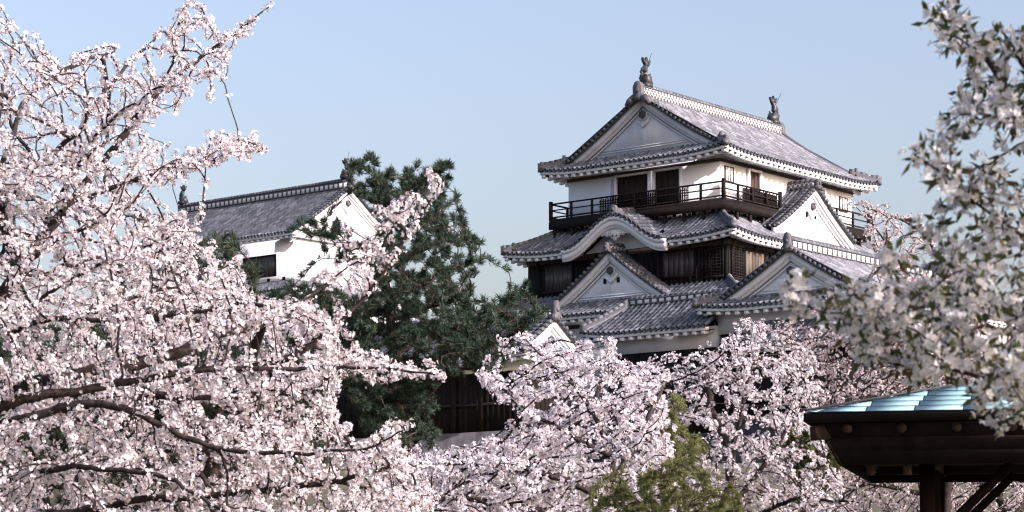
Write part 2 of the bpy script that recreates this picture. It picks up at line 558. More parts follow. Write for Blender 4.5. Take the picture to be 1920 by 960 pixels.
def gable(fm, out, sc, dp, zc, half, zbase, root, roofo, slits=False, mat=None, ped=None, verge_tiles=None, thick=.34, rosette=True, e_end=None):
    """Gable face at depth dp in front-frame fm(s, d): plaster wall, triple bargeboard, pendant, verge tiles. zc(e) = roof height at e from the middle."""
    mat = mat or PLASTER
    def P(s, d, z): return np.array([*fm(s, d), z])
    es = np.linspace(-half, half, 25)
    wall = MB()
    secs = []
    for e in es:
        zt = max(zc(abs(e)) - .25, zbase - .3)
        secs.append([P(sc + e, dp + .16, zbase - .3), P(sc + e, dp + .16, zt), P(sc + e, dp + .30, zt), P(sc + e, dp + .30, zbase - .3)])
    wall.strip(secs)
    for zz in (.10, .22):     # ledges along the foot of the gable wall
        w_ = half * .72 - zz
        wall.hexa([P(sc - w_, dp + .12, zbase + zz), P(sc + w_, dp + .12, zbase + zz), P(sc + w_, dp + .17, zbase + zz), P(sc - w_, dp + .17, zbase + zz)],
                  [P(sc - w_, dp + .12, zbase + zz + .05), P(sc + w_, dp + .12, zbase + zz + .05), P(sc + w_, dp + .17, zbase + zz + .05), P(sc - w_, dp + .17, zbase + zz + .05)])
    wall.build('gable_wall', mat, roofo)
    board = MB()
    e1 = half + .25 if e_end is None else e_end
    for (t0, t1, d0, d1) in ((.03, thick, -.12, .10), (thick - .04, thick + .12, -.02, .13), (thick + .20, thick + .27, .06, .15)):
        for sg in (-1, 1):
            secs = []
            for e in np.linspace(0, e1, 14):
                z = zc(e); k = 1.12
                secs.append([P(sc + sg * e, dp + d0, z - t0 * k), P(sc + sg * e, dp + d0, z - t1 * k), P(sc + sg * e, dp + d1, z - t1 * k), P(sc + sg * e, dp + d1, z - t0 * k)])
            board.strip(secs)
    board.build('bargeboard', mat, roofo)
    if rosette:
        pz = zc(0) - thick - .62
        pend, eye = MB(), MB()
        o3 = -np.array([*(np.array(fm(0, 1)) - np.array(fm(0, 0))), 0.0]); s3 = np.array([*(np.array(fm(1, 0)) - np.array(fm(0, 0))), 0.0])
        c = P(sc, dp + .06, pz)
        hexa6 = [(math.cos(R(60 * i + 30)) * .30, math.sin(R(60 * i + 30)) * .30) for i in range(6)]
        pend.prism(hexa6, c - np.array((0, 0, 0)), s3, (0, 0, 1), -o3 * .12)
        hexb = [(x * .72, y * .72) for x, y in hexa6]
        eye.prism(hexb, c + o3 * .08, s3, (0, 0, 1), -o3 * .09)
        for i in range(6):
            q = c + o3 * .07 + s3 * math.cos(R(60 * i)) * .13 + np.array((0, 0, math.sin(R(60 * i)) * .13))
            eye.tube([q, q + o3 * .05], [.06, .04], 6)
        pend.prism([(-.46, -.26), (-.40, -.20), (-.18, -.38), (0, -.50), (.18, -.38), (.40, -.20), (.46, -.26), (.20, -.50), (0, -.68), (-.20, -.50)], c + o3 * .02, s3, (0, 0, 1), -o3 * .12)
        po = pend.build('gable_pendant', mat, roofo)
        eye.build('gable_rosette', ORNAMENT, roofo)
    if slits:
        for k in (-1, 1):
            sm = MB()
            c = P(sc + k * .42, dp + .13, zbase + (zc(0) - zbase) * .40)
            o3 = -np.array([*(np.array(fm(0, 1)) - np.array(fm(0, 0))), 0.0]); s3 = np.array([*(np.array(fm(1, 0)) - np.array(fm(0, 0))), 0.0])
            sm.prism([(-.09, -.13), (.09, -.13), (.09, .13), (-.09, .13)], c, s3, (0, 0, 1), -o3 * .12)
            sm.build('arrow_slit', CHARRED, roofo)
    if verge_tiles is not None:                 # short round tiles laid across the verge
        for sg in (-1, 1):
            verge_tiles = MB()
            n = int(e1 / .25)
            for i in range(n):
                e = (i + .6) * e1 / n
                t = rng.random()
                z = zc(e) + .07
                verge_tiles.tube([P(sc + sg * e, dp - .30, z), P(sc + sg * e, dp + .06, z + .02)], [.105, .085], 7, True, (t * .7, .5, .5))
                verge_tiles.tube([P(sc + sg * e, dp + .06, z + .02), P(sc + sg * e, dp + .42, z + .04)], [.105, .085], 7, True, (rng.random(), .5, .5))
            secs = []
            for e in np.linspace(0, e1, 12):
                z = zc(e)
                secs.append([P(sc + sg * e, dp - .26, z + .04), P(sc + sg * e, dp - .26, z - .05), P(sc + sg * e, dp + .42, z - .05), P(sc + sg * e, dp + .42, z + .06)])
            verge_tiles.strip(secs, col=(.1, .5, .5))
            verge_tiles.build('verge', TILE, roofo)


def wall_box(mb, a0, a1, b0, b1, z0, z1):
    mb.box(a0, a1, b0, b1, z0, z1)


def boards(mb, fm, s0, s1, z0, z1, d=-.03, w=.30, t=.03, horiz=False):
    """Boards nailed over a wall face with narrow gaps."""
    def P(s, dd, z): return np.array([*fm(s, dd), z])
    n = max(1, int(round((s1 - s0) / w)))
    for i in range(n):
        a, b = s0 + (s1 - s0) * i / n + .012, s0 + (s1 - s0) * (i + 1) / n - .012
        dd = d - rng.random() * .012
        mb.hexa([P(a, dd, z0), P(b, dd, z0), P(b, dd + t, z0), P(a, dd + t, z0)], [P(a, dd, z1), P(b, dd, z1), P(b, dd + t, z1), P(a, dd + t, z1)])
    

FRONT = lambda off=0.0: (lambda s, d: (s, off + d))        # looks towards -b (the shaded side)
SIDE = lambda off=0.0: (lambda s, d: (off + d, s))         # looks towards -a (the sunlit side)


def fbox(mb, fm, s0, s1, d0, d1, z0, z1, col=None):
    P = lambda s, d, z: np.array([*fm(s, d), z])
    mb.hexa([P(s0, d0, z0), P(s1, d0, z0), P(s1, d1, z0), P(s0, d1, z0)], [P(s0, d0, z1), P(s1, d0, z1), P(s1, d1, z1), P(s0, d1, z1)], col)


def hip_roof(rect, run, z0, rise, lift=.25, curve=.25, ends=('F', 'R', 'K', 'L'), ll=3.2):
    """Four slopes round a rectangle of eaves (a0, a1, b0, b1)."""
    a0, a1, b0, b1 = rect
    kw = dict(run=run, z0=z0, rise=rise, lift=lift, curve=curve, lift_len=ll)
    return {
        'F': Slope((a0, b0), (1, 0), (0, 1), a1 - a0, **kw),
        'R': Slope((a0, b0), (0, 1), (1, 0), b1 - b0, **kw),
        'K': Slope((a0, b1), (1, 0), (0, -1), a1 - a0, **kw),
        'L': Slope((a1, b0), (0, 1), (-1, 0), b1 - b0, **kw)}


# ------------------------------------------------------------------ the keep
A_, B_ = 9.57, 12.6
GZ = 4.2                                             # ground level round the castle
keep = empty('castle_keep', tuple(W((A_ / 2, B_ / 2, GZ))[0]))
tag(keep, 'tall black and white castle keep with tiered grey roofs and a railed balcony', 'castle keep')

# walls
m = MB(); m.box(0, A_, 0, B_, 17.2, 21.15); top_wall = m.build('plaster_wall', PLASTER, keep)
m = MB(); m.box(-1.5, A_ + 1.5, -1.5, B_ + 1.5, 13.6, 16.75)
boards(m, FRONT(-1.5), -1.5, A_ + 1.5, 13.8, 16.6)
boards(m, SIDE(-1.5), -1.5, B_ + 1.5, 13.8, 16.6)
for s in np.arange(-1.2, A_ + 1.4, 1.93):
    fbox(m, FRONT(-1.5), s - .07, s + .07, -.09, .0, 13.8, 16.6)
for s in np.arange(-1.2, B_ + 1.4, 1.93):
    fbox(m, SIDE(-1.5), s - .07, s + .07, -.09, .0, 13.8, 16.6)
wood_wall = m.build('boarded_wall', CHARRED, keep)
m = MB(); m.box(-3, A_ + 3, -3, B_ + 3, 9.0, 13.1); m.build('lower_plaster_wall', PLASTER_SHADED, keep)
m = MB()
m.hexa([W0 for W0 in ((-5, -5, GZ - .6), (A_ + 5, -5, GZ - .6), (A_ + 5, B_ + 5, GZ - .6), (-5, B_ + 5, GZ - .6))],
       [W0 for W0 in ((-3.1, -3.1, 9), (A_ + 3.1, -3.1, 9), (A_ + 3.1, B_ + 3.1, 9), (-3.1, B_ + 3.1, 9))])
m.build('stone_base', STONE, keep)
# dark band under each eave, the eave's shade put into its colour
m = MB()
for (o, z0, z1) in ((.0, 20.62, 20.78), (1.5, 16.2, 16.45), (3, 12.5, 12.7)):
    fbox(m, FRONT(-o), -o - .06, A_ + o + .06, -.06, .0, z0, z1); fbox(m, SIDE(-o), -o - .06, B_ + o + .06, -.062, .0, z0, z1)
m.build('eave_shade_band', SOFFIT, keep)

# --- top roof
o = 1.12
RUN = A_ / 2 + o
S = hip_roof((-o, A_ + o, -o, B_ + o), RUN, 20.98, 3.55, .22)
GB = 1.12
def top_rib_main(L):
    def f(x):
        if x < GB - .28: return min(x, RUN)
        if x > L - GB + .28: return min(L - x, RUN)
        return RUN
    return f
m = MB()
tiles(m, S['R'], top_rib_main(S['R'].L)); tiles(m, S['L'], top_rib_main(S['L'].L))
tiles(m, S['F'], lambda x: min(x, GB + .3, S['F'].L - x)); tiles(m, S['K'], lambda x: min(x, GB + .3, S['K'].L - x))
zc_top = lambda e: float(S['R'].z(B_ / 2, RUN - e))
top_roof = m.build('roof', TILE, keep)
for k in 'FRKL': eave(top_roof, PLASTER, S[k], o)
cap, face = MB(), MB()
zr = 24.42
ridge([(A_ / 2, b, zr) for b in np.linspace(-.15, B_ + .15, 14)], .52, .55, cap=cap, face=face)
gable(FRONT(0), (0, -1), A_ / 2, 0, zc_top, 4.2, 21.75, keep, top_roof, verge_tiles=True, mat=PLASTER_SHADED, e_end=4.7)
back = MB(); back.add([(A_ / 2, B_ - .1, 24.3), (.6, B_ - .1, 21.5), (A_ - .6, B_ - .1, 21.5)], [[0, 1, 2]]); back.build('gable_wall', PLASTER_SHADED, top_roof)
for sg in (-1, 1):
    vt = MB(); vt.tube([(A_ / 2 + sg * e, B_ + .25, zc_top(e) + .1) for e in np.linspace(.1, 4.8, 12)], .14, 6); vt.build('verge', TILE, top_roof)
for fr, xa in (('F', 0), ('F', 1), ('K', 0), ('K', 1)):
    sl = S[fr]
    hip(top_roof, lambda t: sl.pt(t if xa == 0 else sl.L - t, t), GB + .1, start=-.02)
    # descending ridge up along the gable
cap.build('ridge', TILE, top_roof); face.build('ridge_lattice', LATTICE, top_roof)
def scrolls(mb):
    for k in (-1, 1):
        mb.tube([(A_ / 2 + k * .35, -.35, zr - .1), (A_ / 2 + k * .55, -.35, zr - .22), (A_ / 2 + k * .72, -.35, zr - .42)], [.22, .2, .14], 8)
oni(top_roof, (A_ / 2, -.32, zr - .22), (0, -1), 1.0, .75, .3, scrolls)
oni(top_roof, (A_ / 2, B_ + .3, zr - .22), (0, 1), 1.0, .75, .3)
for (x, y, d) in ((-o, -o, (-.7, -.7)), (A_ + o, -o, (.7, -.7)), (-o, B_ + o, (-.7, .7))):
    for t, hh in ((.12, .40), (.95, .48)):
        sx = 1 if x < 0 else -1; sy = 1 if y < 0 else -1
        oni(top_roof, (x + sx * t, y + sy * t, float(S['F'].z(t, t)) + .05), d, hh, .36, .16)
for bpos, d in ((.30, -1), (B_ - .35, 1)):
    f = MB(); fish(f, (A_ / 2, bpos, zr + .66), (0, d), 1.28)
    f.bar((A_ / 2, bpos, zr + 1.4), (A_ / 2 - .45, bpos + d * .1, zr + 2.25), .022); 
    f.bar((A_ / 2, bpos, zr + 1.4), (A_ / 2 + .30, bpos, zr + 2.1), .018)
    f.build('roof_fish', BRONZE, top_roof)

# --- second roof
o2 = 2.5
S2 = hip_roof((-o2, A_ + o2, -o2, B_ + o2), o2, 16.58, 1.5, .26, .15)
KC, KH = 4.72, 3.1                                   # the curved gable: centre, half width
kh = lambda x: 1.42 * (0.5 + 0.5 * np.cos(np.pi * np.clip((x - KC) / KH, -1, 1))) ** 1.05
m = MB()
kx0, kx1 = KC + o2 - 2.5, KC + o2 + 2.5
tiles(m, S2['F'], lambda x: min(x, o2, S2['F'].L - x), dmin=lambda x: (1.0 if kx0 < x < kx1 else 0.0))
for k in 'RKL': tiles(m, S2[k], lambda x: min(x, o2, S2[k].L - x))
roof2 = m.build('roof', TILE, keep)
eave(roof2, PLASTER, S2['F'], o2 - 1.5, skip=((KC + o2 - KH + .25, KC + o2 + KH - .25),))
for k in 'RKL': eave(roof2, PLASTER, S2[k], o2 - 1.5)
for fr in 'FK':
    sl = S2[fr]
    for xa in (0, 1): hip(roof2, lambda t: sl.pt(t if xa == 0 else sl.L - t, t), o2 - .1, start=-.02)
for (x, y, d) in ((-o2, -o2, (-.7, -.7)), (A_ + o2, -o2, (.7, -.7))):
    for t, hh in ((.1, .38), (.45, .42)):
        sx = 1 if x < 0 else -1
        oni(roof2, (x + sx * t, y + t, float(S2['F'].z(t, t)) + .05), d, hh, .34, .16)

# curved gable on the second roof
kg = MB()
KS = Slope((KC - KH, -o2 - .22), (1, 0), (0, 1), 2 * KH, 3.0, 16.64, .32, 0, 0)
kz = lambda X, D: kh(X + KC - KH)
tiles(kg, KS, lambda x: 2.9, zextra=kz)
kroof = kg.build('curved_gable_roof', TILE, keep)
mb1, mb2 = MB(), MB()
xs = np.linspace(KC - KH - .15, KC + KH + .15, 49)
zk = lambda x: 16.64 + float(kh(x))
for (t0, t1, d0, d1) in ((.02, .20, .02, .3), (.20, .50, .10, .3), (.46, .60, .16, .34)):
    mb1.strip([[(x, -o2 - .2 + d0, zk(x) - t0), (x, -o2 - .2 + d0, zk(x) - t1), (x, -o2 - .2 + d1, zk(x) - t1), (x, -o2 - .2 + d1, zk(x) - t0)] for x in xs])
mb1.build('bargeboard', PLASTER, kroof)
mb2.add([(x, -1.68, z) for x in xs for z in (16.46, zk(x) - .3)], [[2 * i, 2 * i + 1, 2 * i + 3, 2 * i + 2] for i in range(len(xs) - 1)])
mb2.build('gable_wall', PLASTER_SHADED, kroof)  # darker plaster carries the shade behind the pendant
car = MB()
val = [(-1.55, 16.93), (-1.35, 16.86), (-1.2, 16.9), (-1.0, 16.80), (-.85, 16.88), (-.62, 16.76), (-.45, 16.86), (-.28, 16.70), (-.12, 16.62), (0, 16.50), (.12, 16.62), (.28, 16.70), (.45, 16.86), (.62, 16.76), (.85, 16.88), (1.0, 16.80), (1.2, 16.9), (1.35, 16.86), (1.55, 16.93)]
val = [(x * .8, z + .30) for x, z in val]
topc = [(x, zk(KC + x) - .52) for x in np.linspace(1.6, -1.6, 17)]
P_ = val + topc
n = len(P_)
secs = []
for x in np.linspace(-1.24, 1.24, 41):
    zb = np.interp(x, [p[0] for p in val], [p[1] for p in val]); zt = max(zk(KC + x) - .5, zb + .03)
    secs.append([(KC + x, -o2 + .06, zb), (KC + x, -o2 + .06, zt), (KC + x, -o2 + .16, zt), (KC + x, -o2 + .16, zb)])
car.strip(secs)
for sg in (-1, 1):                                   # carved scrolls standing proud of the pendant board
    for (cx, cz, r) in ((.18, 17.24, .12), (.42, 17.30, .10), (.66, 17.28, .09), (.88, 17.24, .08)):
        an = np.linspace(0, 4.2, 12)
        car.tube([(KC + sg * (cx + r * math.cos(t) * (1 - t / 9)), -o2 + .05, cz + r * math.sin(t) * (1 - t / 9)) for t in an], .022, 5)
car.build('carved_pendant', PLASTER, kroof)
for sg in (-1, 1):
    hol = MB(); hol.prism([(sg * .07, -.05), (sg * .2, 0), (sg * .1, .08)], (KC, -o2 + .045, 17.06), (1, 0, 0), (0, 0, 1), (0, .03, 0)); hol.build('pendant_hollow', CHARRED, kroof)
cap = MB()
ridge([(KC, b, 18.08 + .05 * i) for i, b in enumerate(np.linspace(-o2 + .1, -.9, 6))], .4, .24, cap=cap)
cap.build('ridge', TILE, kroof)
kp = MB()
for sg in (-1, 1):                                   # tile rolls down both sides of the curved front
    pts = [(KC + sg * e, -o2 - .12, zk(KC + sg * e) + .12) for e in np.linspace(.2, KH - .1, 14)]
    kp.tube(pts, .06, 6)
kp.build('verge', TILE, kroof)
oni(kroof, (KC, -o2 - .02, 18.08), (0, -1), .55, .58, .2)

# --- generic dormer gable with its own two slopes
def dormer(fm_of, orient, sc, plane, zr_, half, rise, depth, zbase, label_mat, slits, curve=.18, name='gable_roof'):
    """orient 'F' looks towards -b, 'R' towards -a. plane: b (or a) of the bargeboard."""
    if orient == 'F':
        e, nl, nr = (0, 1), (1, 0), (-1, 0)
        p = lambda s, d: (s, plane + d)
    else:
        e, nl, nr = (1, 0), (0, 1), (0, -1)
        p = lambda s, d: (plane + d, s)
    ov = .22
    run = half + .35
    k = rise * run / half
    kw = dict(run=run, z0=zr_ - k, rise=k, curve=curve, lift=0)
    s1 = Slope(p(sc - run, -ov), e, nl, depth + ov, **kw); s2 = Slope(p(sc + run, -ov), e, nr, depth + ov, **kw)
    m = MB(); tiles(m, s1, lambda x: run, caps=False); tiles(m, s2, lambda x: run, caps=False)
    r = m.build(name, TILE, keep)
    zc = lambda q: float(s1.z(1, run - q))
    gable(p, None, sc, 0, zc, half, zbase, keep, r, slits=slits, mat=label_mat, verge_tiles=True)
    cp, fc = MB(), MB()
    ridge([(*p(sc, q), zr_ + .03) for q in np.linspace(-.12, depth, 8)], .40, .30, cap=cp, face=fc)
    cp.build('ridge', TILE, r); fc.build('ridge_panel', LATTICE, r)
    out = np.array(p(0, -1)) - np.array(p(0, 0))
    oni(r, (*p(sc, -.28), zr_ - .10), out, .52, .44, .2)
    return r


dormer(None, 'R', B_ / 2, -1.5, 19.98, 3.55, 2.28, 1.5, 17.62, PLASTER, True)
dormer(None, 'F', 4.78, -2.75, 16.28, 3.75, 2.55, 1.35, 13.85, PLASTER, True)

# --- first roof
o3 = 4.3
S1 = hip_roof((-o3, A_ + o3, -o3, B_ + o3), o3 - 1.5, 12.98, 1.42, .26, .15)
m = MB()
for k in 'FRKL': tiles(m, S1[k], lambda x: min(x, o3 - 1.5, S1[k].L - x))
roof1 = m.build('roof', TILE, keep)
for k in 'FRKL': eave(roof1, PLASTER, S1[k], o3 - 3)
for fr in 'FK':
    sl = S1[fr]
    for xa in (0, 1): hip(roof1, lambda t: sl.pt(t if xa == 0 else sl.L - t, t), o3 - 1.6, start=-.02)

# --- balcony
bo = .72
bal_f = MB()
bal_f.box(-bo, A_ + bo, -bo, 0, 18.50, 18.66); bal_f.box(-bo, 0, 0, B_ + bo, 18.503, 18.663)
fbox(bal_f, FRONT(-bo), -bo, A_ + bo, -.04, .10, 18.12, 18.53); fbox(bal_f, SIDE(-bo), -bo, B_ + bo, -.043, .10, 18.123, 18.533)
fbox(bal_f, lambda s, d: (A_ + bo - d, s), -bo, B_ + bo, -.04, .1, 18.24, 18.53)
balcony = bal_f.build('balcony', RAILWOOD, keep)
def railing(fm, s0, s1, gap=1.42):
    mb = MB()
    for z, w in ((19.46, .075), (19.13, .055), (18.76, .07)):
        fbox(mb, fm, s0, s1, -w / 2, w / 2, z - w / 2, z + w / 2)
    n = max(1, round((s1 - s0) / gap))
    for i in range(n + 1):
        s = s0 + (s1 - s0) * i / n; big = i in (0, n)
        w = .075 if big else .05
        fbox(mb, fm, s - w, s + w, -w - .002, w + .002, 18.6, 19.60 if big else 19.43)
    mb.build('railing', RAILWOOD, balcony)
railing(FRONT(-bo + .06), -bo + .06, A_ + bo - .06)
railing(SIDE(-bo + .06), -bo + .06, 4.45); railing(SIDE(-bo + .06), 8.3, B_ + bo - .06)
railing(lambda s, d: (A_ + bo - .06 - d, s), -bo + .06, B_ + bo)
for (fm, s0, s1) in ((FRONT(-bo + .16), 1.55, 7.15), (SIDE(-bo + .16), 1.2, 4.3)):
    lat = MB()                                       # latticed safety screen by the doors
    for s in np.arange(s0, s1, .11):
        fbox(lat, fm, s - .024, s + .024, -.02, .02, 18.66, 19.40 + (.08 if int(s * 10) % 3 == 0 else 0))
    for z in (18.80, 19.02, 19.28):
        fbox(lat, fm, s0, s1, -.018, .022, z - .02, z + .02)
    lat.build('lattice_screen', RAILWOOD, balcony)
for fm, L in ((FRONT(-bo), A_), (SIDE(-bo), B_)):
    for s in np.arange(-bo + .1, L + bo, 1.18):
        pm = MB(); fbox(pm, fm, s - .07, s + .07, .02, .16, 17.35, 18.3)
        if -.3 < s < L + .3:
            P = lambda a, d, z: np.array([*fm(a, d), z])
            pm.bar(P(s, .09, 17.7), P(s + .35, bo - .05, 18.22), .09)
        pm.build('support_post', RAILWOOD, balcony)
m = MB()
for s in np.arange(.4, A_, 1.18): fbox(m, FRONT(0), s - .09, s + .09, -.05, .0, 17.4, 18.5)
fbox(m, FRONT(0), 0, A_, -.045, 0, 17.4, 17.95)
for s in np.arange(.4, B_, 1.18): fbox(m, SIDE(0), s - .09, s + .09, -.05, .0, 17.4, 18.5)
m.build('wall_stud', RAILWOOD, top_wall)

# --- doors and windows of the top storey
def door(fm, s0, s1, z0, z1, mat, jamb_left=True, slats=0):
    d = MB(); fbox(d, fm, s0, s1, -.012, .02, z0, z1)
    n = max(2, int((s1 - s0) / .32))
    for i in range(1, n): 
        s = s0 + (s1 - s0) * i / n
        fbox(d, fm, s - .02, s + .02, -.035, -.01, z0 + .02, z1 - .02)
    o_ = d.build('door', mat, keep)
    j = MB()
    fbox(j, fm, s0 - .10, s0 - .003, -.20, .02, z0, z1 + .1); fbox(j, fm, s1 + .003, s1 + .10, -.20, .02, z0, z1 + .1)
    fbox(j, fm, s0 - .003, s1 + .003, -.198, .02, z1 + .003, z1 + .1)
    j.build('door_frame', PLASTER if mat is not WEATHERED else BROWN, o_)
    return o_
DOORDARK = surf('dark_door_wood', (.010, .006, .005), (.030, .017, .014), 5, .7, (1, 1, .1), .3, tint=.3)
door(FRONT(0), 4.32, 6.34, 18.67, 20.50, DOORDARK); door(FRONT(0), 2.36, 3.92, 18.67, 20.52, DOORDARK)
j = MB(); fbox(j, FRONT(0), 6.46, 6.75, -.05, .0, 18.67, 20.48); j.build('shutter', PLASTER_SHADED, keep)
door(SIDE(0), 2.42, 3.42, 18.67, 20.48, BROWN); door(SIDE(0), 8.75, 9.55, 18.67, 20.45, BROWN)
j = MB(); fbox(j, SIDE(0), 3.54, 4.02, -.07, .0, 18.67, 20.42); j.build('shutter', PLASTER, keep)
def window(fm, s0, s1, z0, z1, bars=3, fmat=None, bmat=None, pane=None):
    w = MB(); fbox(w, fm, s0, s1, -.008, .02, z0, z1)
    o_ = w.build('window', pane or DOORDARK, keep)
    f = MB(); t = .055
    fbox(f, fm, s0 - t, s0, -.06, .02, z0 - t, z1 + t); fbox(f, fm, s1, s1 + t, -.06, .02, z0 - t, z1 + t)
    fbox(f, fm, s0, s1, -.058, .02, z1, z1 + t); fbox(f, fm, s0, s1, -.058, .02, z0 - t, z0)
    f.build('window_frame', fmat or BROWN, o_)
    b = MB()
    for i in range(bars):
        s = s0 + (s1 - s0) * (i + .5) / bars
        fbox(b, fm, s - .07, s + .07, -.05, -.009, z0, z1)
    b.build('window_bar', bmat or PLASTER, o_)
    return o_
window(SIDE(0), .42, 1.10, 19.72, 20.40); window(SIDE(0), 11.3, 12.05, 19.62, 20.30)
# --- shutters and lattices of the boarded storey
def shutter(fm, s0, s1, z0, z1, mat, n, w=.02, horiz=0):
    q = MB()
    for i in range(n):
        a, b = s0 + (s1 - s0) * i / n + w, s0 + (s1 - s0) * (i + 1) / n - w
        fbox(q, fm, a, b, -.10 - .008 * rng.random(), -.03, z0, z1)
    for i in range(horiz):
        z = z0 + (z1 - z0) * (i + .5) / horiz
        fbox(q, fm, s0, s1, -.125, -.098, z - .02, z + .02)
    o_ = q.build('shutter', mat, keep)
    f = MB(); fbox(f, fm, s0 - .09, s1 + .09, -.13, -.02, z1, z1 + .09); fbox(f, fm, s0 - .09, s1 + .09, -.13, -.02, z0 - .09, z0)
    fbox(f, fm, s0 - .09, s0 - .004, -.128, -.02, z0, z1); fbox(f, fm, s1 + .004, s1 + .09, -.128, -.02, z0, z1)
    f.build('shutter_frame', CHARRED, o_)
f2, s2_ = FRONT(-1.5), SIDE(-1.5)
SHUT = surf('greyed_shutter_wood', (.022, .018, .018), (.085, .075, .075), 5, .5, (4, 4, .12), .3, .5, tint=.5)
shutter(f2, .45, 2.35, 14.85, 16.05, SHUT, 6)
shutter(f2, 8.1, 9.9, 14.75, 16.05, SHUT, 6)
shutter(f2, -1.2, .1, 14.7, 16.1, CHARRED, 6, .05, 9)
shutter(s2_, -1.25, -.35, 14.6, 16.1, CHARRED, 4, .05, 11)
shutter(s2_, -.1, 1.55, 14.75, 16.0, WEATHERED, 6)
shutter(s2_, 2.2, 3.8, 14.75, 16.0, WEATHERED, 6)

# ------------------------------------------------------------------ helper for smaller gabled houses of the castle
def gabled_house(name, label, cat, a0, a1, b0, b1, z_bot, z_white, z_eave, z_ridge, over, ridge_dir, gable_in, ridge_kind, lower_mat=CHARRED, fish_on=False, white=PLASTER, gable_sides=None, curve=.2, lift=.2, gmat=None, base=True, verge_over=0.0, slits=False, hipped=True, ridge_h=.42, rosette=True):
    """Walls with a tiled roof. ridge_dir 'b' or 'a'. gable_in: how far the gable stands in from the eave of the end
    (hip-and-gable roof); hipped False = plain gable reaching the end."""
    root = empty(name, tuple(W(((a0 + a1) / 2, (b0 + b1) / 2, GZ))[0]))
    tag(root, label, cat)
    m = MB(); m.box(a0, a1, b0, b1, z_white, z_eave + .25); m.build('plaster_wall', white, root)
    if lower_mat is not None:
        m = MB(); m.box(a0 + .1, a1 - .1, b0 + .1, b1 - .1, z_bot, z_white)
        boards(m, FRONT(b0 + .1), a0 + .1, a1 - .1, z_bot, z_white - .01); boards(m, SIDE(a0 + .1), b0 + .1, b1 - .1, z_bot, z_white - .01)
        m.build('boarded_wall', lower_mat, root)
    if base:
        m = MB(); g = .35
        m.hexa([(a0 - g, b0 - g, GZ - 1.5), (a1 + g, b0 - g, GZ - 1.5), (a1 + g, b1 + g, GZ - 1.5), (a0 - g, b1 + g, GZ - 1.5)],
               [(a0 - .03, b0 - .03, z_bot), (a1 + .03, b0 - .03, z_bot), (a1 + .03, b1 + .03, z_bot), (a0 - .03, b1 + .03, z_bot)])
        m.build('stone_base', STONE, root)
    if ridge_dir == 'b':
        half = (a1 - a0) / 2; c = (a0 + a1) / 2
    else:
        half = (b1 - b0) / 2; c = (b0 + b1) / 2
    run = half + over
    eo = over if hipped else verge_over
    if ridge_dir == 'b': rect = (a0 - over, a1 + over, b0 - eo, b1 + eo); main, endk = 'RL', 'FK'
    else: rect = (a0 - eo, a1 + eo, b0 - over, b1 + over); main, endk = 'FK', 'RL'
    S_ = hip_roof(rect, run, z_eave, z_ridge - z_eave, lift if hipped else 0, curve)
    gb = gable_in
    m = MB()
    for k in main:
        sl = S_[k]
        if hipped:
            def f(x, L=sl.L):
                q = min(x, L - x)
                return min(q, run) if q < gb - .25 else run
        else: f = lambda x: run
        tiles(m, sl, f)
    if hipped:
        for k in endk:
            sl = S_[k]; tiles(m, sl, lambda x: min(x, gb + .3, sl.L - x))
    roof = m.build('roof', TILE, root)
    for k in main: eave(roof, white, S_[k], over, mit=(1, 1) if hipped else (0, 0))
    if hipped:
        for k in endk: eave(roof, white, S_[k], over)
    sl = S_[main[0]]
    zc = lambda e: float(sl.z(sl.L / 2, run - e))
    def gab(p):
        gable(p, None, c, 0, zc, (run - gb if hipped else half) - .1, (float(sl.z(sl.L / 2, gb)) + .08) if hipped else z_eave + .1, root, roof, slits=slits, mat=gmat or white, verge_tiles=True, rosette=rosette, e_end=None if hipped else run - .1)
    if ridge_dir == 'b':
        pl = rect[2] + gb if hipped else rect[2] + .3
        gab(lambda s, d: (s, pl + d))
        P0, P1 = rect[2] + (gb if hipped else .3) - .1, rect[3] - (gb if hipped else 0)
        pts = [(c, b, z_ridge) for b in np.linspace(P0, P1, 12)]; out = (0, -1)
    else:
        pl = rect[0] + gb if hipped else rect[0] + .3
        gab(lambda s, d: (pl + d, s))
        P0, P1 = rect[0] + (gb if hipped else .3) - .1, rect[1] - (gb if hipped else 0)
        pts = [(a, c, z_ridge) for a in np.linspace(P0, P1, 12)]; out = (-1, 0)
    cp, fc = MB(), MB()
    ridge(pts, .42, ridge_h, cap=cp, face=fc)
    cp.build('ridge', TILE, roof); fc.build('ridge_panel', ridge_kind, roof)
    oni(roof, np.array(pts[0]) + np.array((out[0] * .12, out[1] * .12, -.15)), out, .85, .5, .22)
    if hipped:
        for k in endk:
            s_ = S_[k]
            for xa in (0, 1):
                hip(roof, lambda t: s_.pt(t if xa == 0 else s_.L - t, t), gb + .1, start=-.02)
                q = s_.pt(.12 if xa == 0 else s_.L - .12, .12); oni(roof, q + np.array((0, 0, .04)), out, .38, .32, .16)
    if fish_on:
        for P, sg in ((pts[0], 1), (pts[-1], -1)):
            f = MB(); fish(f, np.array(P) + np.array((-out[0] * .35 * sg, -out[1] * .35 * sg, ridge_h + .22)), (out[0] * sg, out[1] * sg), 1.05)
            q = np.array(P) + np.array((-out[0] * .35 * sg, -out[1] * .35 * sg, ridge_h + .9))
            f.bar(q, q + np.array((out[0] * .3, out[1] * .3, .9)), .02)
            f.build('roof_fish', BRONZE, roof)
    return root, roof, S_


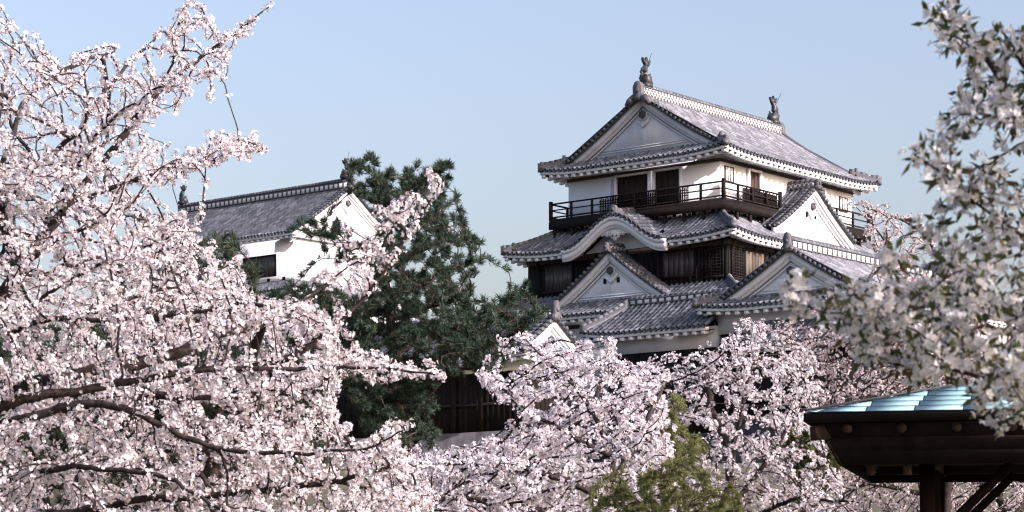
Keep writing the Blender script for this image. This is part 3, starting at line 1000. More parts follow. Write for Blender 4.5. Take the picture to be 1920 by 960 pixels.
turret, troof, TS = gabled_house('gabled_turret', 'white turret with broad shaded gable and long ridge, between keep and pavilion', 'turret',
    -12.86, -5.34, -8.0, 7.0, 7.2, 10.95, 12.0, 14.5, .8, 'b', .95, PANEL)
m = MB()                                             # lower pent roof on the front of the turret
PS = Slope((-14.0, -10.0), (1, 0), (0, 1), 6.6, 2.1, 10.1, 1.25, .1, 0)
tiles(m, PS, lambda x: 2.05); pr = m.build('pent_roof', TILE, turret)
eave(pr, PLASTER, PS, 1.4, mit=(0, 0)); 
m = MB(); m.box(-13.8, -7.6, -9.0, -8.1, 7.2, 10.2); m.build('pent_wall', CHARRED, turret)
m = MB()                                             # window of the turret's boarded storey
for s in np.arange(-7.4, -5.6, .22): fbox(m, FRONT(-7.9), s - .04, s + .04, -.12, -.04, 9.4, 10.7)
fbox(m, FRONT(-7.9), -7.6, -5.5, -.14, -.03, 10.72, 10.84); fbox(m, FRONT(-7.9), -7.6, -5.5, -.14, -.03, 10.0, 10.08)
m.build('window', BROWN, turret)

gallery = empty('roofed_gallery', tuple(W((-1.8, -6.5, GZ))[0]))
tag(gallery, 'low white gallery with tiled hip roof, joined to the turret below the keep', 'gallery')
m = MB(); m.box(-5.30, .9, -8.2, -4.9, 10.38, 11.35); m.build('plaster_wall', PLASTER_SHADED, gallery)
m = MB(); m.box(-5.30, .8, -8.1, -4.9, 6.5, 10.38); boards(m, FRONT(-8.1), -5.3, .8, 6.6, 10.36); m.build('boarded_wall', CHARRED, gallery)
m = MB(); m.box(-5.32, 1.0, -8.3, -4.8, GZ - 1.5, 6.5); m.build('stone_base', STONE, gallery)
GS = Slope((-5.4, -9.0), (1, 0), (0, 1), 7.15, 2.5, 11.25, 1.62, .12, .18, 2.2, (0, 1))
GK = Slope((-5.4, -4.6), (1, 0), (0, 1), 7.15, 1.9, 11.25, 1.62, .12, 0)
GK = Slope((-5.4, -4.6), (1, 0), (0, -1), 7.15, 1.9, 11.25, 1.62, .12, 0)
m = MB()
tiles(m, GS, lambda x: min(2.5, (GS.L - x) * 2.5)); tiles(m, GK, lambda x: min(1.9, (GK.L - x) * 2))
g = m.build('roof', TILE, gallery)
hs = Slope((1.75, -9.0), (0, 1), (-1, 0), 4.4, .98, 11.25, 1.62, .1, .18, 2.2, (1, 0))
m = MB(); tiles(m, hs, lambda x: max(.0, min(x / 2.5, (4.4 - x) / 1.9, .98))); m.build('hip_end', TILE, g)
eave(g, PLASTER, GS, .8, mit=(0, 1)); eave(g, PLASTER, hs, .8, mit=(1, 0)); 
cp, fc = MB(), MB(); ridge([(a, -6.5, 12.84) for a in np.linspace(-5.2, .8, 8)], .36, .3, cap=cp, face=fc)
cp.build('ridge', TILE, g); fc.build('ridge_panel', PANEL, g)
hip(g, lambda t: GS.pt(GS.L - t * .4, t), 2.4, start=0)

gate, groof, _ = gabled_house('gatehouse', 'low gatehouse with a small sunlit gable and dark boards, half hidden by the pine', 'gatehouse',
    -3.73, 22.0, -20.0, -16.0, 6.1, 8.6, 9.15, 10.95, .85, 'a', .9, LATTICE, ridge_h=.3, lift=.15, lower_mat=RAILWOOD)
m = MB()
for a in np.arange(-3.0, 7, 1.55): fbox(m, FRONT(-19.9), a - .11, a + .11, -.14, -.03, 6.1, 8.6)
fbox(m, FRONT(-19.9), -3.6, 8, -.12, -.03, 7.2, 7.32)
m.build('timber_post', RAILWOOD, gate)

# white corner turret, far left
tower, twroof, _ = gabled_house('corner_turret', 'white corner turret with a long plain grey roof behind the pine and blossom', 'turret',
    35.55, 50.2, 5.52, 14.4, 12.0, 17.9, 21.15, 24.55, .74, 'a', .5, PANEL, hipped=False, verge_over=.75, fish_on=True, lower_mat=None, base=False, ridge_h=.5, curve=.1)
m = MB(); m.box(34.4, 52.0, 4.4, 15.4, 6.6, 17.5); m.build('lower_plaster_wall', PLASTER, tower)
m = MB(); m.box(33.6, 52.8, 3.6, 16.2, GZ - 1, 6.6); m.build('stone_base', STONE, tower)
SK = hip_roof((33.5, 52.9, 3.5, 16.3), 2.0, 17.42, .86, .1, .1)
m = MB()
for k in 'FRKL': tiles(m, SK[k], lambda x: min(x, 2.0, SK[k].L - x))
sk = m.build('skirt_roof', TILE, tower)
for k in 'FR': eave(sk, PLASTER, SK[k], .9)
w = MB()
for i in range(8):
    a = 37.15 + i * .34; fbox(w, FRONT(5.52), a + .02, a + .32, -.05 - .01 * rng.random(), .0, 18.78, 19.95)
wn_ = w.build('window', SHUT, tower)
f = MB()
fbox(f, FRONT(5.52), 37.05, 37.15, -.09, 0, 18.68, 20.05); fbox(f, FRONT(5.52), 39.89, 39.99, -.09, 0, 18.68, 20.05)
fbox(f, FRONT(5.52), 37.15, 39.89, -.088, 0, 19.955, 20.05); fbox(f, FRONT(5.52), 37.15, 39.89, -.088, 0, 18.68, 18.775)
f.build('window_frame', CHARRED, wn_)
for a in (36.4, 37.75, 39.5):
    q = MB(); fbox(q, FRONT(5.52), a - .13, a + .13, -.012, .02, 18.30, 18.58); q.build('arrow_slit', CHARRED, tower)

# ------------------------------------------------------------------ ground
def terrain(x, y):
    t = np.clip((y - 22) / 62, 0, 1)
    h = -1.6 + (GZ + 1.5) * (t * t * (3 - 2 * t))
    far = np.clip((y - 170) / 120, 0, 1); side = np.clip((np.abs(x) - 90) / 110, 0, 1)
    return h - 24 * (1 - (1 - far) * (1 - side)) + .12 * np.sin(x * .9) * np.sin(y * .7)
g = MB(False)
xs = np.concatenate([[-3000, -800, -320], np.linspace(-200, 200, 90), [320, 800, 3000]])
ys = np.concatenate([[-600, -200, -60], np.linspace(-20, 320, 90), [450, 900, 4000]])
X, Y = np.meshgrid(xs, ys, indexing='ij')
V = np.stack([X, Y, terrain(X, Y)], -1).reshape(-1, 3)
i, j = np.meshgrid(np.arange(len(xs) - 1), np.arange(len(ys) - 1), indexing='ij')
n = len(ys)
g.add(V, np.stack([i * n + j, (i + 1) * n + j, (i + 1) * n + j + 1, i * n + j + 1], -1).reshape(-1, 4))
tag(g.build('ground', GROUND, smooth=True), kind='structure')

# ------------------------------------------------------------------ pavilion with the copper roof
pc = at(1512, 773, 20.0)
E1, E2 = np.array((.974, -.227)), np.array((.227, .974))
E1 /= np.linalg.norm(E1); E2 = np.array((-E1[1], E1[0]))
PW = 4.6
pav_root = np.array([*(pc[:2] + (E1 + E2) * PW / 2), -1.6])
pav = empty('pavilion', tuple(pav_root))
tag(pav, 'open wooden pavilion with a low pale green copper roof', 'pavilion')
ez = pc[2]
def PV(x, y, z): return np.array([*(pc[:2] + E1 * x + E2 * y), z])
SL = .25
m = MB(False)
nc = 9; dc = PW / 2 / nc
for side in range(4):
    def Q(x, d, z):
        if side == 0: return PV(x, d, z)
        if side == 1: return PV(d, PW - x, z)
        if side == 2: return PV(PW - x, PW - d, z)
        return PV(PW - d, x, z)
    for k in range(nc):
        d0, d1 = k * dc, (k + 1) * dc
        x0, x1 = d0, PW - d0
        cuts = [x0]; x = x0 + (.10 + .43 * ((k * .47) % 1))
        while x < x1 - .05:
            cuts.append(x); x += .43
        cuts.append(x1)
        for a, b in zip(cuts[:-1], cuts[1:]):
            a2, b2 = max(a, d1), min(b, PW - d1)
            if a2 >= b2:
                a2 = b2 = (max(a, d1) + min(b, PW - d1)) / 2
            g0 = .006
            zt0, zt1 = ez + SL * d0 + .006, ez + SL * d1 + .004
            m.hexa([Q(a + g0, d0, zt0 - .005), Q(b - g0, d0, zt0 - .005), Q(max(b2 - g0, a2), d1 - .03, zt1 - .005 - SL * .03), Q(a2 + g0, d1 - .03, zt1 - .005 - SL * .03)],
                   [Q(a + g0, d0, zt0), Q(b - g0, d0, zt0), Q(max(b2 - g0, a2), d1 - .03, zt1 - SL * .03), Q(a2 + g0, d1 - .03, zt1 - SL * .03)])
proof = m.build('roof', COPPER, pav)
m = MB(False)
for cx, cy in ((0, 0), (PW, 0), (0, PW), (PW, PW)):
    m.bar(PV(cx, cy, ez + .02), PV(PW / 2, PW / 2, ez + SL * PW / 2 + .012), .03, .02)
m.add([PV(0, 0, ez - .004), PV(PW, 0, ez - .004), PV(PW, PW, ez - .004), PV(0, PW, ez - .004), PV(PW / 2, PW / 2, ez - .004 + SL * PW / 2)], [[0, 1, 4], [1, 2, 4], [2, 3, 4], [3, 0, 4]])
m.build('hip_strip', surf('copper_edge', (.02, .025, .03), (.05, .06, .065), 5, .7), proof)
m = MB(False)                                        # boarding and fascia under the copper
for (x0, y0, x1, y1) in ((0, 0, PW, 0), (PW, 0, PW, PW), (PW, PW, 0, PW), (0, PW, 0, 0)):
    m.bar(PV(x0 + (.06 if y0 != y1 and x0 == 0 else 0), y0, ez - .055), PV(x1, y1, ez - .045), .05, .08)
a = .02
m.add([PV(a, a, ez - .02), PV(PW - a, a, ez - .02), PV(PW - a, PW - a, ez - .02), PV(a, PW - a, ez - .02), PV(PW / 2, PW / 2, ez - .02 + SL * PW / 2 - .03)], [[0, 1, 4], [1, 2, 4], [2, 3, 4], [3, 0, 4]])
sz, si = ez - .47, .27
for side in range(4):                                # steep boarded soffit down to the ring of beams
    def Q(x, d, z):
        return (PV(x, d, z), PV(PW - d, x, z), PV(PW - x, PW - d, z), PV(d, PW - x, z))[side]
    for k in range(3):
        t0, t1 = k / 3, (k + 1) / 3
        d0, d1 = .07 + (si - .07) * t0, .07 + (si - .07) * t1
        z0, z1 = ez - .10 + (sz - ez + .10) * t0, ez - .10 + (sz - ez + .10) * t1
        m.hexa([Q(d0, d0 + .003, z0), Q(PW - d0, d0 + .003, z0), Q(PW - d0, d0 + .04, z0), Q(d0, d0 + .04, z0)],
               [Q(d1, d1, z1 + .004), Q(PW - d1, d1, z1 + .004), Q(PW - d1, d1 + .03, z1 + .004), Q(d1, d1 + .03, z1 + .004)])
m.add([PV(si, si, sz + .14), PV(PW - si, si, sz + .14), PV(PW - si, PW - si, sz + .14), PV(si, PW - si, sz + .14)], [[0, 1, 2, 3]])
for k in range(9):                                   # sloping boards seen from below
    for side in range(4):
        def Q(x, d, z):
            return (PV(x, d, z), PV(d, x, z), PV(x, PW - d, z), PV(PW - d, x, z))[side]
        d = .1 + k * .13
        m.bar(Q(d, d, ez - .06 + SL * d), Q(PW - d, d, ez - .06 + SL * d), .018, .03)
m.build('roof_boarding', PAVWOOD, proof)
LOGEND = surf('log_end_wood', (.018, .012, .010), (.05, .032, .026), 6, .8, (1, 1, 1), .3, .1)
IN, BZ = 1.03, ez - .40
for k in range(9):
    for side in (0, 1):
        x = .36 + k * .485
        r = MB(False)
        A1 = (PV(x, .045, ez - .15), PV(x, PW - .045, ez - .15)) if side == 0 else (PV(.045, x, ez - .145), PV(PW - .045, x, ez - .145))
        mid = PV(x, PW / 2, ez - .13 + .2) if side == 0 else PV(PW / 2, x, ez - .125 + .2)
        r.tube([A1[0], mid, A1[1]], .045, 12); r.build('rafter', LOGEND, pav)
for x0, y0, x1, y1 in ((IN, IN, PW - IN, IN), (IN, PW - IN, PW - IN, PW - IN), (IN, IN, IN, PW - IN), (PW - IN, IN, PW - IN, PW - IN)):
    b_ = MB(False)
    dx, dy = np.sign(x1 - x0) * .62, np.sign(y1 - y0) * .62
    b_.bar(PV(x0 - dx, y0 - dy, BZ + .09), PV(x1 + dx, y1 + dy, BZ + .09), .13, .20 if dx else .198)
    b_.bar(PV(x0 - dx * .9, y0 - dy * .9, BZ + .31), PV(x1 + dx * .9, y1 + dy * .9, BZ + .31), .10, .16 if dx else .158)
    b_.build('beam', PAVWOOD, pav)
for cx, cy in ((IN, IN), (PW - IN, IN), (IN, PW - IN), (PW - IN, PW - IN)):
    p_ = MB(False)
    p_.bar(PV(cx, cy, -1.6), PV(cx, cy, ez - .25 + .28), .137, up=(E1[0], E1[1], 0)); p_.build('post', PAVWOOD, pav)
    sx = 1 if cx < PW / 2 else -1; sy = 1 if cy < PW / 2 else -1
    br = MB(False); br.bar(PV(cx + sx * .05, cy, BZ - .75), PV(cx + sx * .78, cy, BZ - .02), .085, up=(E2[0], E2[1], 0)); br.build('brace', PAVWOOD, pav)
    br = MB(False); br.bar(PV(cx, cy + sy * .05, BZ - .75), PV(cx, cy + sy * .78, BZ - .02), .085); br.build('brace', PAVWOOD, pav)
    hp_ = MB(False); hp_.bar(PV(cx - sx * .97, cy - sy * .97, ez - .19), PV(PW / 2, PW / 2, ez + .20), .10, .13); hp_.build('hip_rafter', LOGEND, pav)
for x in (.55, .88):
    pg = MB(False); pg.tube([PV(x, .38, sz - .09), PV(x, .38, sz + .14)], .042, 10); pg.build('peg', LOGEND, pav)
m = MB(False); m.box(*(0, 1, 0, 1, 0, 1)); m = MB(False)
m.bar(PV(IN + .1, PW - IN, -1.15), PV(PW - IN - .1, PW - IN, -1.15), .4, .06); m.build('bench', PAVWOOD, pav)

# ------------------------------------------------------------------ trees
def inside(poly, u, v):
    c = np.zeros(len(u), dtype=bool); n = len(poly)
    for i in range(n):
        x0, y0 = poly[i]; x1, y1 = poly[i - 1]
        hit = ((y0 > v) != (y1 > v)) & (u < (x1 - x0) * (v - y0) / (y1 - y0 + 1e-9) + x0)
        c ^= hit
    return c


def lumpy(p, size, flat, seed):
    g = np.random.default_rng(seed); v = np.zeros(len(p))
    q = p / np.array((size, size, size * flat))
    for k in range(9):
        d = g.normal(0, 1, 3); d /= np.linalg.norm(d)
        v += np.sin(q @ d * 2 * math.pi * (.6 + .8 * g.random()) + g.uniform(0, 6.28))
    return v


def thin(p, size, flat, part, seed):
    """Keep the share `part` of the points that lies in soft clumps, so boughs and gaps alternate."""
    v = lumpy(p, size, flat, seed)
    return p[v > np.quantile(v, 1 - part)]


def cloud(poly, y0, y1, n, bulge=0.0):
    """n points in the volume whose silhouette is poly, between the depths y0 and y1."""
    p = np.array(poly, float); out = np.zeros((0, 2))
    while len(out) < n:
        u = rng.uniform(p[:, 0].min(), p[:, 0].max(), 4 * n + 40); v = rng.uniform(p[:, 1].min(), p[:, 1].max(), 4 * n + 40)
        k = inside(poly, u, v); out = np.vstack([out, np.stack([u[k], v[k]], 1)])
    out = out[:n]; y = rng.uniform(y0, y1, n)
    return np.stack([(out[:, 0] - 960) / F_PX * y, y, (HORIZON - out[:, 1]) / F_PX * y], 1)


def colonise(limbs, pts, step, kill, reach, iters=120, jitter=.17, trop=0.2):
    """Space colonisation: branches grow from the limbs towards the points. Returns nodes, parents, limb radii."""
    P, par, rad = [], [], []
    for li, (ch, r0, r1) in enumerate(limbs):
        ch = np.array(ch, float)
        if P and li:
            dd = np.linalg.norm(np.array(P) - ch[0], axis=1); k = int(dd.argmin())
        else: k = -1
        seg = np.concatenate([[0], np.cumsum(np.linalg.norm(np.diff(ch, axis=0), axis=1))])
        n = max(2, int(seg[-1] / step))
        # smooth interpolation through the limb's points, with a little natural waver
        t = np.linspace(0, seg[-1], n + 1)
        q = np.stack([np.interp(t, seg, ch[:, i]) for i in range(3)], 1)
        for _ in range(3): q[1:-1] = (q[:-2] + 2 * q[1:-1] + q[2:]) / 4
        w = np.cumsum(rng.normal(0, step * .11, (n + 1, 3)), 0); w -= np.linspace(0, 1, n + 1)[:, None] * w[-1]
        q = q + w
        s = 0 if k < 0 else 1
        for i in range(s, n + 1):
            P.append(q[i]); par.append(k); k = len(P) - 1
            rad.append(r0 + (r1 - r0) * i / n)
    live = np.array(pts, float)
    for it in range(iters):
        if not len(live): break
        kd = kdtree.KDTree(len(P))
        for i, p in enumerate(P): kd.insert(p, i)
        kd.balance()
        acc, keep_ = {}, []
        for a in live:
            co, i, d = kd.find(a)
            if d < kill: continue
            keep_.append(a)
            if d < reach:
                v = (a - P[i]) / d
                if i in acc: acc[i] += v
                else: acc[i] = v.copy()
        live = np.array(keep_)
        grown = 0
        for i, v in acc.items():
            v = v / (np.linalg.norm(v) + 1e-9) + rng.normal(0, jitter, 3); v[2] += trop
            if par[i] >= 0:
                u = P[i] - P[par[i]]; v = v + .85 * u / (np.linalg.norm(u) + 1e-9)
            q = P[i] + step * v / np.linalg.norm(v)
            co, j, d = kd.find(q)
            if d < step * .35: continue
            P.append(q); par.append(i); rad.append(0); grown += 1
        if not grown: reach *= 1.5
        if reach > 50: break
    return np.array(P), np.array(par), np.array(rad)


def wood(P, par, rad, rmin, expo=.42, rmax=None):
    n = len(P); cnt = np.zeros(n); kids = np.bincount(par[par >= 0], minlength=n)
    for i in range(n - 1, -1, -1):
        if kids[i] == 0: cnt[i] = max(cnt[i], 1)
        if par[i] >= 0: cnt[par[i]] += cnt[i]
    # parents can come after children only across limbs, so one more relaxed pass is not needed
    r = rmin * np.maximum(cnt, 1) ** expo
    if rmax: r = np.minimum(r, rmax)
    return np.maximum(r, rad), kids


def limb_mesh(P, par, r, sides=5):
    m = MB(False)
    i = np.where(par >= 0)[0]
    a, b = P[par[i]], P[i]
    gp = par[par[i]]; dirp = np.where((gp >= 0)[:, None], a - P[np.maximum(gp, 0)], b - a)
    def ring(c, d, rr):
        d = d / (np.linalg.norm(d, axis=1)[:, None] + 1e-9)
        ref = np.where(np.abs(d[:, 2:]) < .9, np.array([[0, 0, 1.0]]), np.array([[1.0, 0, 0]]))
        s = np.cross(d, ref); s /= np.linalg.norm(s, axis=1)[:, None] + 1e-9
        t = np.cross(s, d)
        an = np.arange(sides) * 2 * math.pi / sides
        return c[:, None] + rr[:, None, None] * (np.cos(an)[None, :, None] * s[:, None] + np.sin(an)[None, :, None] * t[:, None])
    ext = (b - a) * .06
    ra = np.minimum(r[par[i]], r[i] * 1.5)
    v = np.concatenate([ring(a - ext, b - a, ra), ring(b + ext, b - a, r[i])], 1)
    k = len(i); base = np.arange(k)[:, None, None] * 2 * sides
    j = np.arange(sides)
    q = np.stack([j, (j + 1) % sides, sides + (j + 1) % sides, sides + j], -1)[None]
    m.add(v.reshape(-1, 3), (base + q).reshape(-1, 4), (.5, .5, .5))
    return m


def basis(d):
    d = d / (np.linalg.norm(d, axis=1)[:, None] + 1e-9)
    ref = np.where(np.abs(d[:, 2:]) < .9, np.array([[0, 0, 1.0]]), np.array([[1.0, 0, 0]]))
    s = np.cross(d, ref); s /= np.linalg.norm(s, axis=1)[:, None] + 1e-9
    t = np.cross(s, d)
    a = rng.uniform(0, 2 * math.pi, len(d))[:, None]
    return d, np.cos(a) * s + np.sin(a) * t, -np.sin(a) * s + np.cos(a) * t


def add_flowers(m, c, d, r, col, heart, cup=.35):
    """Five-petalled flowers at c, facing d."""
    n = len(c); d, s, t = basis(d)
    r = np.broadcast_to(r, (n,))[:, None]
    v = np.zeros((n, 16, 3)); cc = np.ones((n, 16, 4))
    v[:, 0] = c; cc[:, 0, :3] = heart
    for k in range(5):
        a = k * 2 * math.pi / 5
        for i, (da, rr, hh) in enumerate(((-.56, .74, .2), (0, 1.0, cup), (.56, .74, .2))):
            jr = 1 + rng.normal(0, .07, (n, 1)); jh = hh + rng.normal(0, .14, (n, 1))
            v[:, 1 + 3 * k + i] = c + r * rr * jr * (math.cos(a + da) * s + math.sin(a + da) * t) + r * jh * d
            cc[:, 1 + 3 * k + i, :3] = col
    f = np.array([[0, 1 + 3 * k, 2 + 3 * k, 3 + 3 * k] for k in range(5)])
    m.add(v.reshape(-1, 3), (np.arange(n)[:, None, None] * 16 + f[None]).reshape(-1, 4), cc.reshape(-1, 4))


def add_leaves(m, c, d, ln, wd, col, bend=.2):
    n = len(c); d, s, t = basis(d)
    ln = np.broadcast_to(ln, (n,))[:, None]; wd = np.broadcast_to(wd, (n,))[:, None]
    v = np.stack([c, c + d * ln * .45 + s * wd * .5 + t * ln * bend * .3, c + d * ln + t * ln * bend * 0, c + d * ln * .45 - s * wd * .5 + t * ln * bend * .3], 1)
    cc = np.ones((n, 4, 4)); cc[..., :3] = np.asarray(col)[:, None] if np.ndim(col) == 2 else col
    m.add(v.reshape(-1, 3), np.arange(n * 4).reshape(n, 4), cc.reshape(-1, 4))


def mixcol(a, b, n, p=1.0):
    k = rng.random((n, 1)) ** p
    return np.array(a) * (1 - k) + np.array(b) * k


def along(P, par, r, rlim, gap):
    """Points strewn along the thin twigs, with the twig's direction."""
    i = np.where((par >= 0) & (r < rlim))[0]
    L = np.linalg.norm(P[i] - P[par[i]], axis=1)
    k = rng.poisson(L / gap)
    j = np.repeat(i, k)
    f = rng.random((len(j), 1))
    q = P[par[j]] * (1 - f) + P[j] * f
    d = P[j] - P[par[j]]
    return q, d / (np.linalg.norm(d, axis=1)[:, None] + 1e-9)


def blossom_tree(name, label, group, limbs, pts, step, rmin, fr, gap, per, c0, c1, heart, leafc=((.16, .06, .045), (.26, .12, .07)), leafn=.7, rlim=None, ped=.030, reach=.6, kill=None, leaf=(.022, .009), foot=None, rmax=.09, puff=1.0):
    base = np.array(limbs[0][0][0], float)
    P, par, rad = colonise(limbs, pts, step, kill or step * 1.3, reach)
    r, kids = wood(P, par, rad, rmin, rmax=rmax)
    root = empty(name, tuple(base))
    tag(root, label, 'cherry tree', group)
    limb_mesh(P, par, r).build('trunk', BARK, root)
    q, d = along(P, par, r, rlim or rmin * 4.5, gap)
    tips = np.where(kids == 0)[0]
    q = np.vstack([q, P[tips]]); d = np.vstack([d, P[tips] - P[par[tips]]])
    # umbels: a few flowers on stalks round each bud
    cnt = rng.poisson(per, len(q)) + 1
    cnt = np.where(rng.random(len(q)) < .12, cnt // 3, cnt)
    idx = np.repeat(np.arange(len(q)), cnt)
    od = rng.normal(0, 1, (len(q), 3)); od /= np.linalg.norm(od, axis=1)[:, None]
    fd = od[idx] * .55 + rng.normal(0, .75, (len(idx), 3)) + np.array((0, 0, .12)); fd /= np.linalg.norm(fd, axis=1)[:, None]
    c = q[idx] + fd * ped * rng.uniform(.45, 1.25, (len(idx), 1)) * puff
    m = MB(False)
    col = mixcol(c0, c1, len(c), 1.3)
    tone = mixcol((1, 1, 1), (.93, .88, .90), len(q))[idx]
    add_flowers(m, c, fd + rng.normal(0, .25, fd.shape), fr * rng.uniform(.8, 1.12, len(c)), (col * tone)[:, :3], heart)
    m.build('blossom', PETAL, root)
    if leafn > 0:
        k = rng.random(len(idx)) < leafn / max(per, 1)
        m = MB(False)
        n = int(k.sum())
        ld = fd[k] + rng.normal(0, .5, (n, 3))
        add_leaves(m, q[idx[k]] + ld * ped * .5, ld, leaf[0] * rng.uniform(.6, 1.3, n), leaf[1], mixcol(leafc[0], leafc[1], n))
        m.build('young_leaf', LEAF, root)
    print(label[:30], 'nodes', len(P), 'flowers', len(c))
    return root


def path(y, *uv, dy=0.0):
    n = len(uv)
    return [at(u, v, y + dy * i / max(1, n - 1)) for i, (u, v) in enumerate(uv)]


def ground_at(u, y):
    x = (u - 960) / F_PX * y
    return np.array([x, y, float(terrain(np.array([x]), np.array([y]))[0]) - .05])


# --- the big pink cherry on the left
limbs = [
    ([ground_at(-330, 14.2), *path(14.2, (-300, 1250), (-230, 950), (-90, 720), (30, 520), (110, 410), (185, 320), (250, 240), (300, 180), (360, 115), (430, 68), (480, 35), (510, 8))], .10, .004),
    (path(14.2, (110, 410), (190, 362), (270, 330), (330, 312), (400, 303), (450, 280), (488, 284), dy=-.4), .016, .004),
    (path(14.2, (30, 520), (-10, 380), (-5, 270), (5, 180), (25, 85), dy=.5), .022, .004),
    (path(14.2, (0, 330), (40, 200), (110, 140), (180, 108), (215, 95), dy=.8), .014, .004),
    (path(14.0, (110, 410), (140, 250), (200, 160), (260, 95), (300, 60), dy=.9), .014, .004),
    (path(14.2, (250, 240), (320, 120), (335, 60), (350, 10), dy=-.5), .010, .003),
    (path(14.2, (-260, 1000), (-120, 830), (0, 772), (75, 748), (165, 735), (300, 705), (450, 690), (620, 688), (740, 692), (832, 705), dy=-.6), .055, .005),
    (path(14.2, (-230, 950), (-80, 830), (20, 792), (100, 770), (190, 757), (270, 785), (350, 818), (440, 846), (520, 846), (600, 852), (690, 845), (770, 797), dy=-1.4), .050, .004),
    (path(14.2, (-90, 720), (0, 622), (95, 597), (200, 575), (330, 540), (440, 495), dy=.6), .026, .005),
    (path(14.2, (-200, 900), (-20, 730), (85, 708), (160, 690), (300, 668), (420, 620), (520, 610), dy=1.2), .032, .006),
    (path(14.2, (-260, 1100), (0, 900), (150, 865), (300, 885), (420, 960), (480, 1010), dy=-1.8), .036, .006),
    (path(14.2, (450, 690), (540, 668), (625, 612), (668, 566), (720, 500), (770, 430), (805, 375), (824, 345), dy=-.3), .014, .004),
    (path(14.2, (-90, 720), (20, 600), (150, 515), (270, 455), (370, 425), dy=-.8), .020, .004),
    (path(14.2, (-20, 560), (90, 460), (180, 410), (245, 385), dy=-.9), .014, .004),
    (path(14.2, (20, 600), (180, 600), (330, 600), (470, 570), (560, 580), dy=-1.2), .018, .004),
    (path(14.2, (100, 770), (290, 742), (450, 752), (560, 738), (635, 700), dy=-.4), .018, .004),
    (path(14.2, (-150, 1050), (100, 960), (280, 935), (470, 930), (640, 905), (740, 870), dy=-1.2), .026, .004),
    (path(14.2, (30, 520), (130, 330), (170, 260), (240, 200), dy=-.7), .012, .004),
    (path(14.2, (-10, 400), (60, 330), (120, 270), (160, 230), dy=-.9), .012, .004),
    (path(14.2, (350, 818), (380, 900), (430, 960), (560, 1000), dy=-.6), .020, .006),
]
LP = [cloud([(-80, 20), (70, 30), (85, 80), (60, 125), (190, 90), (205, 150), (300, 110), (310, 60), (340, 0), (385, 0), (415, 85), (470, 35), (480, 60), (450, 100), (445, 125), (395, 190), (345, 225), (280, 240), (262, 320), (-80, 380)], 12.6, 15.6, 620),
      cloud([(245, 330), (300, 255), (350, 300), (400, 240), (440, 240), (488, 265), (495, 295), (440, 300), (385, 322), (290, 355), (250, 350)], 13.2, 14.4, 190),
      cloud([(-80, 300), (120, 290), (245, 335), (240, 395), (310, 400), (390, 440), (440, 500), (480, 570), (555, 560), (600, 600), (640, 670), (650, 720), (630, 760), (655, 830), (720, 850), (790, 880), (830, 960), (700, 1000), (-80, 1000)], 12.2, 17.0, 4600),
      cloud([(680, 680), (760, 675), (835, 695), (830, 712), (740, 722), (660, 715)], 13.3, 13.9, 70),
      cloud([(640, 880), (700, 815), (766, 792), (762, 808), (705, 870)], 12.6, 13.2, 50),
      cloud([(550, 620), (590, 520), (640, 440), (700, 395), (760, 380), (805, 335), (830, 345), (795, 410), (750, 450), (705, 500), (690, 550), (640, 570), (640, 660)], 13.2, 14.4, 230),
      cloud([(560, 560), (600, 560), (640, 640), (700, 660), (690, 720), (620, 720)], 13.2, 14.6, 100)]
LP[0] = thin(LP[0], .55, .45, .66, 3)
LP[5] = thin(LP[5], .45, .6, .55, 4)
LP[2] = thin(cloud([(-80, 300), (120, 290), (245, 335), (240, 395), (310, 400), (390, 440), (440, 500), (480, 570), (555, 560), (600, 600), (640, 670), (650, 720), (630, 760), (655, 830), (720, 850), (790, 880), (830, 960), (700, 1000), (-80, 1000)], 12.2, 17.4, 7600), .75, .34, .56, 5)
for ch, _a, _b in limbs[6:11]:
    for q in ch[2:]: q *= .905
blossom_tree('cherry_tree', 'large pale pink cherry tree in full bloom filling the left side of the photo', 'flowering cherry trees', limbs, np.vstack(LP), .050, .0030, .0120, .044, 7.0,
             (.85, .86, .875), (.82, .805, .82), (.62, .50, .52), leafn=.7, rlim=.013, ped=.027, reach=.34)

# --- the white cherry in the middle
y = 20.0
limbs = [
    ([ground_at(1220, y), *path(y, (1200, 1250), (1165, 960), (1140, 850), (1118, 790), (1092, 748), (1050, 700), (1000, 655), (962, 622))], .07, .005),
    (path(y, (1118, 790), (1120, 735), (1140, 690), (1150, 640), dy=.6), .014, .004),
    (path(y, (1140, 850), (1080, 815), (1000, 782), (950, 740), (900, 703), dy=-.5), .018, .004),
    (path(y, (1165, 960), (1060, 905), (960, 880), (860, 870), (760, 868), dy=-1.2), .03, .006),
    (path(y, (1165, 980), (1000, 960), (860, 940), (740, 960), dy=-1.8), .03, .006),
    (path(y, (1150, 900), (1200, 820), (1230, 750), (1250, 700), dy=1.0), .02, .005),
]
LP = [cloud([(955, 616), (975, 622), (1015, 655), (1090, 655), (1145, 638), (1165, 660), (1190, 690), (1240, 690), (1260, 760), (1280, 1000), (1000, 1000), (1000, 880), (950, 830), (985, 800), (950, 745), (1000, 735), (1020, 700), (985, 655)], 18.2, 22.4, 2300),
      cloud([(890, 700), (915, 690), (980, 715), (1010, 740), (1000, 770), (950, 765), (915, 735)], 19.2, 20.2, 140),
      cloud([(690, 870), (760, 845), (860, 850), (900, 820), (960, 830), (1010, 880), (1010, 1000), (660, 1000)], 17.8, 21.6, 2300)]
LP[0] = thin(LP[0], .8, .45, .58, 11); LP[2] = thin(LP[2], 1.0, .4, .75, 12)
blossom_tree('cherry_tree', 'bright white cherry tree below the gatehouse, dark limb leaning up to the left', 'flowering cherry trees', limbs, np.vstack(LP), .065, .0036, .0150, .060, 7.0,
             (.86, .875, .90), (.83, .825, .855), (.62, .5, .54), leafn=.5, rlim=.017, ped=.031, reach=.8)

